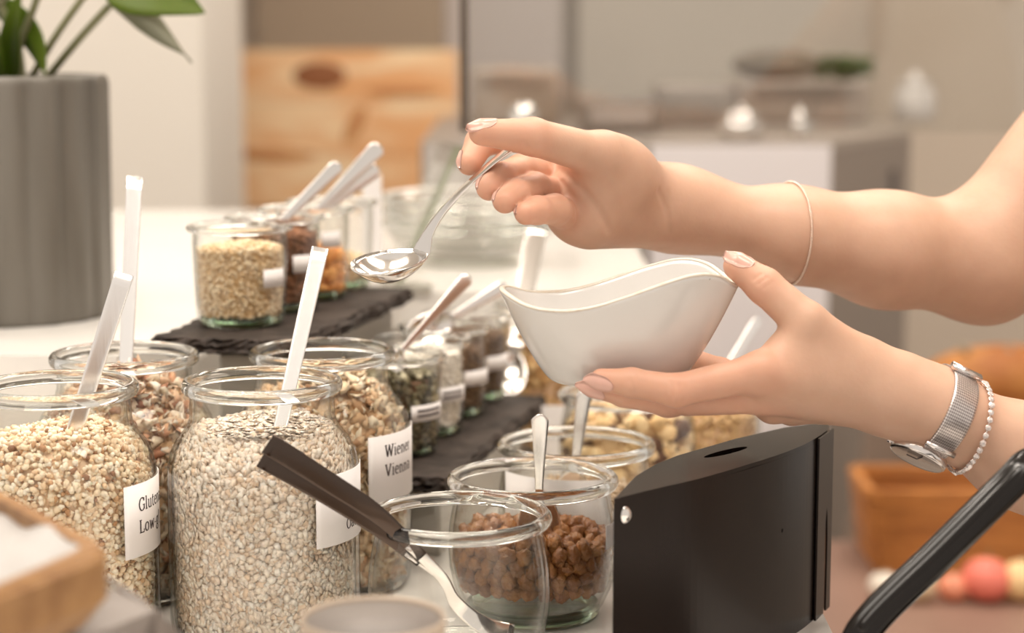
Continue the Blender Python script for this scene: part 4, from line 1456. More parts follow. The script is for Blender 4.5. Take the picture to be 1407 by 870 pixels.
put('crust', simple(g_ball((0, 0, 0.028), 1, 16, 10, (0.085, 0.05, 0.028))), pbr('darkcrust', (0.12, 0.095, 0.07), rough=0.8, col2=(0.2, 0.16, 0.12), scale=30), lf)
for kx in (-0.04, 0.0, 0.04):
    put('score_mark', simple(g_ball((kx, -0.02, 0.049), 1, 8, 6, (0.006, 0.026, 0.005))), pbr('score', (0.3, 0.24, 0.17), rough=0.8) if kx < 0 and 'score' not in MATS else MATS['score'], lf)


def pot(label, px, py, Y, r, h, zb):
    t_ = thing('steel_pot', label, 'pot', Vector((at(px, py, Y).x, Y, zb)), group='steel pots')
    put('pot_body', simple(g_lathe([(0.001, 0), (r * 0.7, 0), (r * 0.95, h * 0.2), (r, h * 0.7), (r * 0.8, h)], 28)), STEEL, t_)
    put('pot_lid', simple(g_lathe([(r * 0.84, h), (r * 0.78, h + 0.006), (r * 0.6, h + 0.011), (r * 0.3, h + 0.014), (r * 0.12, h + 0.0145), (r * 0.14, h + 0.019), (0.001, h + 0.021)], 28)), STEEL, t_)


pot('shiny round steel pot on the front of the sideboard', 1018, 180, 3.08, 0.036, 0.032, SBT)
pot('small steel pot near the corner of the sideboard', 1098, 182, 3.1, 0.016, 0.03, SBT)
# wall lamp / white round item at right
wl = thing('white_canister', 'white round canister at the far end of the sideboard', 'canister', (at(1256, 160, 3.72).x, 3.72, SBT))
put('canister_body', simple(g_lathe([(0.001, 0), (0.036, 0), (0.038, 0.01), (0.038, 0.05), (0.03, 0.06), (0.001, 0.062)], 28)), pbr('canister_white', (0.62, 0.58, 0.55), rough=0.4), wl)
put('canister_lid', simple(g_lathe([(0.031, 0.061), (0.031, 0.07), (0.012, 0.076), (0.008, 0.09), (0.001, 0.092)], 28)), MATS['canister_white'], wl)
# steel kettle glint above the hand
kt = thing('sugar_shaker', 'shiny steel sugar shaker behind the raised hand', 'shaker', zero_z(at(720, 200, 2.3), 0.0))
kt.location = (at(720, 170, 2.3).x, 2.3, 0.12)
top_z = at(720, 140, 2.3).z - 0.12
put('shaker_body', simple(g_lathe([(0.001, 0), (0.016, 0), (0.016, top_z - 0.025), (0.013, top_z - 0.02)], 24)), STEEL, kt)
put('shaker_lid', simple(g_lathe([(0.0165, top_z - 0.022), (0.0165, top_z - 0.012), (0.011, top_z - 0.002), (0.001, top_z)], 24)), STEEL, kt)
# bread stand at lower right
BRX, BRY = at(1350, 700, 2.5).x, 2.55
stn = thing('bread_stand', 'brown tiered bread stand behind the wrist', 'stand', (BRX + 0.08, BRY, FLOORZ))
zt0 = at(1300, 832, 2.4).z - FLOORZ
zt1 = at(1300, 765, 2.6).z - FLOORZ
zt2 = at(1300, 575, 2.75).z - FLOORZ
BRN2 = pbr('stand_brown', (0.26, 0.155, 0.115), rough=0.45, col2=(0.30, 0.18, 0.135), scale=6)
put('shelf', simple(g_box((-0.02, -0.08, zt0 - 0.015), (0.62, 0.5, 0.03), bev=0.004), False), BRN2, stn)
put('shelf', simple(g_box((0.12, 0.28, zt2 - 0.012), (0.42, 0.26, 0.024), bev=0.004), False), pbr('stand_beige', (0.55, 0.46, 0.37), rough=0.6), stn)
for sx in (-0.05, 0.29):
    put('upright', simple(g_box((sx, 0.39, zt2 / 2), (0.03, 0.03, zt2)), False), BRN2, stn)
put('leg', simple(g_box((-0.27, -0.2, zt0 / 2 - 0.01), (0.04, 0.04, zt0 - 0.02)), False), BRN2, stn)
put('leg', simple(g_box((0.24, -0.2, zt0 / 2 - 0.01), (0.04, 0.04, zt0 - 0.02)), False), BRN2, stn)
CRUST = pbr('crust', (0.36, 0.12, 0.025), rough=0.6, col2=(0.52, 0.22, 0.055), scale=14)


def loaf(label, px, zb, Y, L_, W_, H_, rz=0.0):
    t_ = thing('bread_loaf', label, 'bread', (at(px, 600, Y).x, Y, zb), rz, group='loaves on the bread stand')
    v, f = g_ball((0, 0, H_ / 2), 1, 24, 12, (L_ / 2, W_ / 2, H_ / 2))
    v = [Vector((p.x, p.y, max(p.z, 0.0))) for p in v]
    put('crust', simple((v, f)), CRUST, t_)
    for k_ in (-0.25, 0.0, 0.25):
        put('score_mark', simple(g_ball((k_ * L_, 0, H_ * 0.95), 1, 8, 6, (0.006, W_ * 0.25, 0.005))), MATS['score'], t_)


loaf('orange brown loaf on the upper tier of the bread stand', 1378, zt2 + FLOORZ, 2.78, 0.24, 0.13, 0.10)
loaf('second orange brown loaf beside it on the upper tier', 1572, zt2 + FLOORZ, 2.80, 0.14, 0.13, 0.09)
cr = thing('bread_basket', 'orange brown woven basket standing on the lower tier', 'basket', (at(1352, 700, 2.62).x, 2.62, zt0 + FLOORZ))
hbk = at(1350, 655, 2.62).z - (zt0 + FLOORZ)
bw = 0.33
BASK = pbr('basket_weave', (0.36, 0.13, 0.03), rough=0.6, col2=(0.58, 0.23, 0.055), scale=16, stretch=(1, 1, 5))
for k in range(7):
    zz = hbk * (k + 0.5) / 7
    mb = MB()
    hw = bw / 2 * (0.92 + 0.08 * k / 6)
    P = [Vector((sx * hw, sy * 0.075, zz)) for sx, sy in ((-1, -1), (1, -1), (1, 1), (-1, 1), (-1, -1))]
    for a_, b_ in zip(P[:-1], P[1:]):
        mb.add(*g_sweep([a_, b_], hbk / 7 * 0.98, 0.014, (b_ - a_).cross(Vector((0, 0, 1))), 10, 3.0))
    put('weave_band', mb.mesh(), BASK, cr)
put('basket_floor', simple(g_box((0, 0, 0.004), (bw * 0.9, 0.14, 0.008)), False), BASK, cr)
cols = [((0.85, 0.22, 0.16), 'red'), ((0.86, 0.60, 0.30), 'yellow'), ((0.80, 0.30, 0.18), 'coral'), ((0.72, 0.55, 0.35), 'tan'), ((0.78, 0.70, 0.60), 'cream')]
for i, (px, c, r, lab) in enumerate([(1355, 0, 0.030, 'red fruit on the lower tier beside the yellow ones'), (1404, 1, 0.028, 'yellow fruit beside the red one at the bread stand'), (1310, 2, 0.019, 'small coral fruit left of the red one on the lower tier'),
                                     (1262, 3, 0.022, 'tan bun at the end of the lower bread tier'), (1215, 4, 0.020, 'cream bun at the corner of the lower bread tier')]):
    t_ = thing('fruit' if i < 3 else 'bread_bun', lab, 'fruit' if i < 3 else 'bread', (at(px, 800, 2.42).x, 2.42, zt0 + FLOORZ))
    put('skin' if i < 3 else 'crust', simple(g_ball((0, 0, r * 0.92), r, 18, 12, (1.05, 1.05, 0.92))), pbr('fruit_' + cols[c][1], cols[c][0], rough=0.45), t_)
    if i < 3:
        put('stalk', simple(g_tube([(0, 0, r * 1.7), (0.003, 0, r * 2.1)], 0.0015, 6)), STEM, t_)
    else:
        put('score_mark', simple(g_ball((0, 0, r * 1.84), 1, 8, 6, (r * 0.5, 0.003, 0.002))), MATS['score'], t_)
# leaning tray / diagonal grey brown board behind the box
lb_ = thing('leaning_board', 'grey brown board leaning behind the black box', 'board', (at(1180, 700, 2.97).x, 2.94, FLOORZ))
zc = at(1190, 640, 2.97).z - FLOORZ
put('plank', simple(g_box((0.0, 0, zc / 2 + 0.03), (0.10, 0.03, zc + 0.10), Matrix.Rotation(math.radians(9), 4, 'Y'), bev=0.004), False), pbr('board_greybrown', (0.28, 0.21, 0.165), rough=0.6), lb_)
put('batten', simple(g_box((-0.1, -0.02, 0.2), (0.14, 0.02, 0.03)), False), MATS['board_greybrown'], lb_)
#PERSON
# ------------------------------------------------------------------ the person (arms, hands, torso out of frame)
def seg(P, a, b, r1, r2):
    a, b = np.asarray(a), np.asarray(b)
    ba = b - a
    t = np.clip((P - a) @ ba / (ba @ ba), 0, 1)
    return np.linalg.norm(P - a - t[:, None] * ba, axis=1) - (r1 + (r2 - r1) * t)


def ell(P, c, r, M=None):
    q = P - np.asarray(c)
    if M is not None:
        q = q @ np.asarray(M)
    r = np.asarray(r)
    k0 = np.linalg.norm(q / r, axis=1)
    k1 = np.linalg.norm(q / (r * r), axis=1)
    return k0 * (k0 - 1) / np.maximum(k1, 1e-9)


def smin(a, b, k):
    h = np.maximum(k - np.abs(a - b), 0) / k
    return np.minimum(a, b) - h * h * k * 0.25


def chain(P, pts, rad, k):
    d = None
    for i in range(len(pts) - 1):
        e = seg(P, pts[i], pts[i + 1], rad[i], rad[i + 1])
        d = e if d is None else smin(d, e, k)
    return d


def hand_sdf(spec):
    """palm: list of (a, b, ra, rb); fingers: list of (pts, radii, blend)"""
    def fn(P):
        d = None
        for (a, b, ra, rb) in spec['palm']:
            e = seg(P, a, b, ra, rb)
            d = e if d is None else smin(d, e, spec.get('kp', 0.016))
        for (c, r) in spec.get('ells', []):
            d = smin(d, ell(P, c, r), 0.026)
        dp = d
        for (pts, rad, kb) in spec['fingers']:
            d = smin(d, smin(dp, chain(P, pts, rad, 0.003), kb), 0.0012)
        cr_ = spec.get('creases', [])
        if cr_:
            ca = np.array([c[0] for c in cr_] + [c[1] for c in cr_])
            near = np.where(((P > ca.min(0) - 0.004) & (P < ca.max(0) + 0.004)).all(1) & (np.abs(d) < 0.012))[0]
            if len(near):
                Q = P[near]
                gr = np.zeros(len(near))
                for (a, b, dep, wd) in cr_:
                    ba = b - a
                    t = np.clip((Q - a) @ ba / (ba @ ba), 0, 1)
                    q = ((Q - a - t[:, None] * ba) ** 2).sum(1)
                    gr = np.maximum(gr, dep * np.exp(-q / wd ** 2))
                d = d.copy()
                d[near] += gr
        return d
    return fn


def mesh_sdf(fn, lo, hi, h, block=8):
    lo, hi = np.asarray(lo, float), np.asarray(hi, float)
    nb = np.ceil((hi - lo) / (h * block)).astype(int)
    dims = nb * block + 1
    V = np.full(dims, 1.0, np.float32)
    ci = np.stack(np.meshgrid(*[np.arange(k) for k in nb], indexing='ij'), -1).reshape(-1, 3)
    cen = lo + (ci * block + block / 2) * h
    d = fn(cen)
    near = np.abs(d) < block * h * 0.95 + 0.006
    for c, dd in zip(ci[~near], d[~near]):
        if dd < 0:
            x, y, z = c * block
            V[x:x + block + 1, y:y + block + 1, z:z + block + 1] = -1.0
    loc = np.stack(np.meshgrid(*[np.arange(block + 1)] * 3, indexing='ij'), -1).reshape(-1, 3)
    act = ci[near]
    for s in range(0, len(act), 300):
        a = act[s:s + 300]
        idx = (a[:, None, :] * block + loc[None]).reshape(-1, 3)
        val = fn(lo + idx * h)
        V[idx[:, 0], idx[:, 1], idx[:, 2]] = val
    ins = V < 0
    nx, ny, nz = dims
    corner = [(i, j_, k_) for i in (0, 1) for j_ in (0, 1) for k_ in (0, 1)]
    cnt = np.zeros((nx - 1, ny - 1, nz - 1), np.int8)
    for (i, j_, k_) in corner:
        cnt += ins[i:nx - 1 + i, j_:ny - 1 + j_, k_:nz - 1 + k_]
    actv = (cnt > 0) & (cnt < 8)
    cells = np.argwhere(actv)
    idx = np.full(cnt.shape, -1, np.int64)
    idx[actv] = np.arange(len(cells))
    cv = np.stack([V[cells[:, 0] + i, cells[:, 1] + j_, cells[:, 2] + k_] for (i, j_, k_) in corner], 1)
    acc = np.zeros((len(cells), 3))
    num = np.zeros(len(cells))
    cor_ = np.array(corner, float)
    for a in range(8):
        for b in range(a + 1, 8):
            if np.abs(cor_[a] - cor_[b]).sum() != 1:
                continue
            m_ = (cv[:, a] < 0) != (cv[:, b] < 0)
            t = cv[m_, a] / (cv[m_, a] - cv[m_, b])
            acc[m_] += cor_[a] + t[:, None] * (cor_[b] - cor_[a])
            num[m_] += 1
    verts = lo + (cells + acc / num[:, None]) * h
    faces = []
    for ax in range(3):
        sl0 = [slice(None)] * 3
        sl1 = [slice(None)] * 3
        sl0[ax] = slice(0, -1)
        sl1[ax] = slice(1, None)
        e0, e1 = ins[tuple(sl0)], ins[tuple(sl1)]
        E = np.argwhere(e0 != e1)
        u, w_ = (ax + 1) % 3, (ax + 2) % 3
        ok = (E[:, u] > 0) & (E[:, w_] > 0) & (E[:, u] < dims[u] - 1) & (E[:, w_] < dims[w_] - 1)
        E = E[ok]
        flip = ~e0[E[:, 0], E[:, 1], E[:, 2]]
        q = []
        for (du, dw) in ((-1, -1), (0, -1), (0, 0), (-1, 0)):
            c = E.copy()
            c[:, u] += du
            c[:, w_] += dw
            q.append(idx[c[:, 0], c[:, 1], c[:, 2]])
        q = np.stack(q, 1)
        q[flip] = q[flip][:, ::-1]
        faces.append(q)
    faces = np.vstack(faces)
    # one projection step onto the surface
    for _ in range(2):
        g = np.zeros_like(verts)
        e = h * 0.4
        d0 = fn(verts)
        for k_ in range(3):
            o = np.zeros(3); o[k_] = e
            g[:, k_] = (fn(verts + o) - fn(verts - o)) / (2 * e)
        gn = np.maximum((g * g).sum(1), 0.2)
        verts = verts - 0.7 * g * (d0 / gn)[:, None]
    return verts, faces


A = lambda *p: np.array(at(*p))

# left hand, palm turned up under the bowl
LH = dict(
    wr=A(1238, 545, 1.075), mi=A(1045, 511, 1.047), mm=A(1050, 543, 1.062), mr=A(1062, 556, 1.086), mp=A(1088, 560, 1.108))
l_fore = [A(1238, 545, 1.075), A(1293, 567, 1.077), A(1350, 598, 1.079), A(1407, 628, 1.081)]
l_elb = np.array([0.43, 1.085, 0.045])
dz = np.array([0, 0.009, 0])
left = dict(kp=0.020, palm=[
    (LH['wr'] + dz * 0.8, LH['mp'], 0.0092, 0.0092),
    (LH['wr'] + dz * 0.4, LH['mr'], 0.0100, 0.0094),
    (LH['wr'], LH['mm'], 0.0105, 0.0094),
    (LH['wr'] - dz * 0.6, LH['mi'], 0.0115, 0.0095),
    (A(1225, 538, 1.070), A(1108, 444, 1.057), 0.0115, 0.0112),
    (A(1180, 508, 1.072), A(1080, 492, 1.060), 0.0120, 0.0080),
    (l_fore[0] + dz, l_fore[1] + dz, 0.0135, 0.0152), (l_fore[0] - dz, l_fore[1] - dz, 0.0135, 0.0152),
    (l_fore[1] + dz, l_fore[3] + dz, 0.0152, 0.0195), (l_fore[1] - dz, l_fore[3] - dz, 0.0152, 0.0195),
    (l_fore[3], l_elb, 0.026, 0.034),
], fingers=[
    ([LH['mi'], A(930, 537, 1.041), A(868, 526, 1.040), A(826, 522, 1.042)], [0.0100, 0.0088, 0.0076, 0.0060], 0.007),
    ([LH['mm'], A(918, 551, 1.056), A(858, 540, 1.054), A(814, 531, 1.053)], [0.0100, 0.0086, 0.0073, 0.0058], 0.006),
    ([LH['mr'], A(990, 512, 1.124), A(945, 494, 1.138), A(905, 482, 1.140)], [0.0095, 0.0082, 0.0072, 0.0058], 0.006),
    ([LH['mp'], A(1020, 545, 1.142), A(985, 532, 1.156), A(955, 527, 1.158)], [0.0085, 0.0072, 0.0062, 0.0050], 0.006),
    ([A(1108, 444, 1.057), A(1050, 393, 1.064), A(1013, 366, 1.069)], [0.0112, 0.0097, 0.0076], 0.004),
])


def on_skin(fn, pts):
    """points of the limb surface nearest to the viewer along rows of a fold"""
    o = np.array([A(px, py, 0.97) for px, py in pts])
    e = np.array([A(px, py, 1.30) for px, py in pts])
    dr = (e - o) / np.linalg.norm(e - o, axis=1)[:, None]
    t = np.zeros(len(o))
    for _ in range(80):
        t = np.minimum(t + fn(o + dr * t[:, None]) * 0.8, 0.30)
    return o + dr * t[:, None]


def folds(fn, lines):
    out = []
    for (pts, dep, wd) in lines:
        S = on_skin(fn, [tuple(p) for p in spline(pts, max(3, 2 * len(pts)))])
        for k_ in range(len(S) - 1):
            if np.linalg.norm(S[k_] - S[k_ + 1]) > 1e-6:
                out.append((S[k_], S[k_ + 1], dep, wd))
    return out


left['creases'] = folds(hand_sdf(left), [
    ([(921, 524), (923, 540), (922, 556)], 0.0007, 0.0012), ([(930, 526), (933, 542), (931, 558)], 0.0008, 0.0012), ([(939, 530), (941, 544), (939, 556)], 0.0005, 0.0012),
    ([(866, 522), (869, 532), (869, 540)], 0.0005, 0.0011), ([(918, 562), (923, 568), (926, 573)], 0.0006, 0.0011), ([(929, 563), (934, 569), (938, 573)], 0.0006, 0.0011),
    ([(1036, 384), (1046, 377)], 0.0005, 0.0011), ([(1042, 390), (1054, 381)], 0.0006, 0.0011), ([(1050, 396), (1061, 387)], 0.0004, 0.0011)])
LF = hand_sdf(left)

# right hand, holding the spoon between thumb and forefinger
RW = A(935, 287, 1.225)
r_mi, r_mm, r_mr, r_mp = A(772, 207, 1.212), A(766, 238, 1.200), A(770, 270, 1.187), A(784, 298, 1.174)
r_elb = A(1352, 356, 1.275)
dzr = np.array([0, 0.010, 0])
r_sho = np.array([0.485, 1.33, 0.40])
right = dict(kp=0.024, palm=[
    (RW + dzr * 0.6, r_mi, 0.0085, 0.0092), (RW + dzr * 0.3, r_mm, 0.0085, 0.0094), (RW, r_mr, 0.0090, 0.0094), (RW - dzr * 0.4, r_mp, 0.0095, 0.0092),
    (A(925, 274, 1.220), A(826, 214, 1.160), 0.0090, 0.0116),
    (A(915, 303, 1.215), A(815, 308, 1.172), 0.0095, 0.0115),
    (RW + dzr, A(1085, 321, 1.24) + dzr, 0.0152, 0.0205), (RW - dzr, A(1085, 321, 1.24) - dzr, 0.0152, 0.0205),
    (A(1085, 321, 1.24) + dzr, A(1215, 343, 1.257) + dzr, 0.0205, 0.0285), (A(1085, 321, 1.24) - dzr, A(1215, 343, 1.257) - dzr, 0.0205, 0.0285),
    (A(1215, 343, 1.257), r_elb, 0.0300, 0.0365),
    (r_elb, r_elb * 0.35 + r_sho * 0.65, 0.0365, 0.046),
], ells=[(A(838, 238, 1.176), (0.021, 0.015, 0.0165))], fingers=[
    ([r_mi, A(706, 186, 1.180), A(660, 196, 1.160), A(645, 224, 1.147)], [0.0098, 0.0094, 0.0086, 0.0072], 0.006),
    ([r_mm, A(716, 234, 1.164), A(688, 244, 1.138), A(672, 258, 1.126)], [0.0100, 0.0092, 0.0084, 0.0074], 0.003),
    ([r_mr, A(735, 259, 1.152), A(709, 266, 1.126), A(694, 276, 1.115)], [0.0098, 0.0092, 0.0083, 0.0072], 0.003),
    ([r_mp, A(762, 288, 1.140), A(738, 289, 1.120), A(723, 293, 1.112)], [0.0095, 0.0088, 0.0078, 0.0067], 0.004),
    ([A(826, 214, 1.160), A(732, 188, 1.130), A(662, 182, 1.118)], [0.0124, 0.0106, 0.0074], 0.008),
])
right['creases'] = folds(hand_sdf(right), [
    ([(758, 226), (778, 240), (802, 262), (824, 290), (838, 318)], 0.0013, 0.0022), ([(772, 250), (786, 272), (794, 300), (792, 318)], 0.0007, 0.0018),
    ([(905, 262), (916, 290), (918, 318)], 0.0006, 0.0020), ([(722, 198), (727, 208), (728, 214)], 0.0006, 0.0013)])
RF = hand_sdf(right)

l_sho = np.array([0.52, 1.00, 0.36])
chest = np.array([0.575, 1.165, 0.22])


def TORSO(P):
    d = seg(P, l_fore[3] * 0.5 + l_elb * 0.5, l_elb, 0.0295, 0.036)
    d = smin(d, seg(P, l_elb, l_sho, 0.036, 0.050), 0.02)
    d = smin(d, seg(P, r_elb * 0.6 + r_sho * 0.4, r_sho, 0.0425, 0.052), 0.02)
    b = ell(P, chest, (0.10, 0.165, 0.24))
    b = smin(b, ell(P, (0.585, 1.165, -0.06), (0.10, 0.15, 0.20)), 0.06)
    b = smin(b, ell(P, (0.585, 1.165, -0.24), (0.115, 0.175, 0.17)), 0.06)
    b = smin(b, seg(P, l_sho + np.array([0.02, 0.03, 0.01]), r_sho + np.array([0.05, -0.04, -0.01]), 0.05, 0.05), 0.05)
    d = smin(d, b, 0.04)
    d = smin(d, seg(P, (0.58, 1.165, 0.40), (0.56, 1.165, 0.53), 0.055, 0.052), 0.04)
    hd_ = ell(P, (0.535, 1.165, 0.645), (0.095, 0.076, 0.118))
    hd_ = smin(hd_, ell(P, (0.505, 1.165, 0.565), (0.055, 0.050, 0.052)), 0.03)
    hd_ = smin(hd_, seg(P, (0.443, 1.165, 0.655), (0.424, 1.165, 0.618), 0.008, 0.012), 0.012)
    for s in (-1, 1):
        hd_ = smin(hd_, ell(P, (0.545, 1.165 + s * 0.078, 0.635), (0.018, 0.010, 0.030)), 0.008)
    d = smin(d, hd_, 0.02)
    for s in (-1, 1):
        d = smin(d, seg(P, (0.585, 1.165 + s * 0.085, -0.3), (0.57, 1.165 + s * 0.085, -0.55), 0.088, 0.058), 0.04)
        d = smin(d, seg(P, (0.57, 1.165 + s * 0.085, -0.55), (0.585, 1.165 + s * 0.085, -0.83), 0.056, 0.040), 0.02)
        d = smin(d, seg(P, (0.58, 1.165 + s * 0.085, -0.86), (0.46, 1.165 + s * 0.095, -0.88), 0.036, 0.022), 0.02)
    return d


def bounds(spec, pad=0.012):
    P, R = [], []
    for (a, b, ra, rb) in spec['palm']:
        P += [a, b]; R += [ra, rb]
    for (pts, rad, kb) in spec['fingers']:
        P += list(pts); R += list(rad)
    P = np.array(P); R = np.array(R)[:, None]
    return (P - R).min(0) - pad, (P + R).max(0) + pad


lo, hi = bounds(left)
v1, f1 = mesh_sdf(LF, lo, hi, 0.0012)
lo, hi = bounds(right)
v2, f2 = mesh_sdf(RF, lo, hi, 0.0012)
v3, f3 = mesh_sdf(TORSO, (0.36, 0.92, -0.93), (0.73, 1.42, 0.80), 0.006)
allv = np.vstack([v1, v2, v3])
allf = np.vstack([f1, f2 + len(v1), f3 + len(v1) + len(v2)])
me = bpy.data.meshes.new('body')
me.from_pydata(allv.tolist(), [], allf.tolist())
me.update()
me.shade_smooth()
# natural flush of fingertips and knuckles
fl_pts = [p[-1] for (p, r, k) in left['fingers']] + [p[-1] for (p, r, k) in right['fingers']] + [left['fingers'][0][0][1], left['fingers'][1][0][1], LH['mi'], LH['mm'], right['fingers'][0][0][2], right['fingers'][1][0][2], right['fingers'][2][0][2], right['fingers'][3][0][2], r_elb]
fl_pts = np.array(fl_pts)
flu = np.zeros(len(allv))
for p in fl_pts:
    flu = np.maximum(flu, np.exp(-(((allv - p) ** 2).sum(1)) / 0.014 ** 2))
for (pts, rad, kb) in left['fingers'] + right['fingers']:
    for i in range(0 if len(pts) == 4 else 1, len(pts) - 1):
        flu = np.maximum(flu, 0.55 * np.exp(-np.maximum(seg(allv, pts[i], pts[i + 1], rad[i], rad[i + 1]), 0) / 0.004))
a = me.attributes.new('flush', 'FLOAT', 'POINT')
a.data.foreach_set('value', flu.astype(np.float32))


def skin_mat():
    m_, nt, out = nodes('skin')
    b = nt.nodes.new('ShaderNodeBsdfPrincipled')
    nt.links.new(b.outputs[0], out.inputs[0])
    at_ = nt.nodes.new('ShaderNodeAttribute'); at_.attribute_name = 'flush'
    tc = nt.nodes.new('ShaderNodeTexCoord')
    nz = nt.nodes.new('ShaderNodeTexNoise'); nz.inputs['Scale'].default_value = 45; nz.inputs['Detail'].default_value = 3
    nt.links.new(tc.outputs['Object'], nz.inputs['Vector'])
    rp = nt.nodes.new('ShaderNodeValToRGB')
    rp.color_ramp.elements[0].position = 0.3; rp.color_ramp.elements[1].position = 0.7
    rp.color_ramp.elements[0].color = (0.55, 0.335, 0.235, 1)
    rp.color_ramp.elements[1].color = (0.61, 0.385, 0.275, 1)
    nt.links.new(nz.outputs[0], rp.inputs[0])
    mx = nt.nodes.new('ShaderNodeMix'); mx.data_type = 'RGBA'
    mu = nt.nodes.new('ShaderNodeMath'); mu.operation = 'MULTIPLY'; mu.inputs[1].default_value = 0.65
    nt.links.new(at_.outputs['Fac'], mu.inputs[0])
    nt.links.new(mu.outputs[0], mx.inputs['Factor'])
    nt.links.new(rp.outputs[0], mx.inputs['A'])
    mx.inputs['B'].default_value = (0.67, 0.305, 0.20, 1)
    nt.links.new(mx.outputs['Result'], b.inputs['Base Color'])
    b.inputs['Roughness'].default_value = 0.46
    b.inputs['Specular IOR Level'].default_value = 0.35
    b.inputs['Subsurface Weight'].default_value = 0.22
    b.inputs['Subsurface Radius'].default_value = (1.0, 0.38, 0.2)
    b.inputs['Subsurface Scale'].default_value = 0.006
    n2 = nt.nodes.new('ShaderNodeTexNoise'); n2.inputs['Scale'].default_value = 420; n2.inputs['Detail'].default_value = 4
    nt.links.new(tc.outputs['Object'], n2.inputs['Vector'])
    bp_ = nt.nodes.new('ShaderNodeBump'); bp_.inputs['Strength'].default_value = 0.10; bp_.inputs['Distance'].default_value = 0.001
    nt.links.new(n2.outputs[0], bp_.inputs['Height'])
    nt.links.new(bp_.outputs[0], b.inputs['Normal'])
    return m_


SKIN = skin_mat()
NAIL = pbr('nail_polish', (0.64, 0.38, 0.31), rough=0.22, coat=0.25)
person = thing('person', 'person with bare forearms holding a bowl and a spoon', 'person', (0, 0, 0))
put('body', me, SKIN, person)


def nail(fn, c, ax, nrm, L, W, over=0.003, n=12, m=9):
    """thin curved nail on the finger surface: c = tip joint centre, ax = along the finger, nrm = dorsal direction"""
    ax = np.array(ax) / np.linalg.norm(ax)
    nrm = np.array(nrm) - ax * np.dot(nrm, ax)
    nrm /= np.linalg.norm(nrm)
    sd = np.cross(ax, nrm)
    top = []
    for i in range(n + 1):
        q = i / n
        x = -L * 0.42 + L * q
        w_ = W / 2 * (1 - abs(2 * q - 0.85) ** 3.2 * 0.55) if q > 0.42 else W / 2 * math.sqrt(max(0.08, 1 - ((0.42 - q) / 0.44) ** 2))
        if q > 0.55:
            w_ = W / 2 * max(0.12, 1 - ((q - 0.55) / 0.47) ** 2.2)
        for j_ in range(m):
            s = (j_ / (m - 1)) * 2 - 1
            top.append((x, s * w_, s))
    O = np.array([np.asarray(c) + ax * x + sd * y for (x, y, s) in top])
    # march from outside toward the finger
    t = np.full(len(O), 0.016)
    for _ in range(40):
        d = fn(O + nrm * t[:, None])
        t = t - d * 0.7
    arch = np.array([0.0012 * (1 - s * s) for (_, _, s) in top])
    free = np.array([max(0.0, x - L * 0.28) for (x, _, _) in top])
    t_fix = t.reshape(n + 1, m)
    for i in range(1, n + 1):
        t_fix[i] = np.maximum(t_fix[i], t_fix[i - 1] - 0.0007)
    t = np.clip(t_fix.reshape(-1), 0.001, 0.014)
    Pt = O + nrm * (t + 0.0002 + arch * 0.5)[:, None]
    Pb = Pt - nrm * 0.0009
    v = np.vstack([Pt, Pb])
    f = []
    k_ = len(Pt)
    for i in range(n):
        for j_ in range(m - 1):
            q = (i * m + j_, i * m + j_ + 1, (i + 1) * m + j_ + 1, (i + 1) * m + j_)
            f.append(q); f.append(tuple(k_ + e for e in q[::-1]))
    bd_ = [j_ for j_ in range(m)] + [i * m + m - 1 for i in range(1, n + 1)] + [n * m + j_ for j_ in range(m - 2, -1, -1)] + [i * m for i in range(n - 1, 0, -1)]
    for i in range(len(bd_)):
        a_, b_ = bd_[i], bd_[(i + 1) % len(bd_)]
        f.append((a_, b_, k_ + b_, k_ + a_))
    put('fingernail', mk([Vector(p) for p in v], f), NAIL, person)


def own(spec, i):
    pts, rad, _ = spec['fingers'][i]
    return lambda P: chain(P, pts, rad, 0.003)


def fing(spec, i):
    p = spec['fingers'][i][0]
    return p[-1], p[-1] - p[-2]


c, ax_ = fing(left, 0); nail(own(left, 0), c, ax_, (-0.15, -0.9, -0.35), 0.0165, 0.0098)
c, ax_ = fing(left, 1); nail(own(left, 1), c, ax_, (-0.1, -0.75, -0.62), 0.0165, 0.0095)
c, ax_ = fing(left, 4); nail(own(left, 4), c, ax_, (-0.15, -0.45, 0.9), 0.0170, 0.0115)
c, ax_ = fing(right, 4); nail(own(right, 4), c, ax_, (-0.1, -0.35, 0.95), 0.0170, 0.0115)
c, ax_ = fing(right, 0); nail(own(right, 0), c, ax_, (-0.9, -0.25, 0.1), 0.0120, 0.0092)
c, ax_ = fing(right, 1); nail(own(right, 1), c, ax_, (-0.85, -0.3, 0.15), 0.0105, 0.0088)
c, ax_ = fing(right, 2); nail(own(right, 2), c, ax_, (-0.85, -0.3, 0.2), 0.0105, 0.0088)
c, ax_ = fing(right, 3); nail(own(right, 3), c, ax_, (-0.85, -0.3, 0.1), 0.0115, 0.0080)


def arm_ring(fn, c, ax, n=96, off=0.0, start=None):
    """points around a limb, on its surface plus off"""
    ax = np.array(ax) / np.linalg.norm(ax)
    s = np.cross(ax, [0, 0, 1.0]); s /= np.linalg.norm(s)
    u = np.cross(s, ax)
    out = []
    a = np.linspace(0, 2 * PI, n, endpoint=False)
    D = np.cos(a)[:, None] * s + np.sin(a)[:, None] * u
    r = np.full(n, 0.06)
    for _ in range(60):
        d = fn(np.asarray(c) + D * r[:, None])
        r = r - d * 0.7
    return np.asarray(c) + D * (r + off)[:, None], D


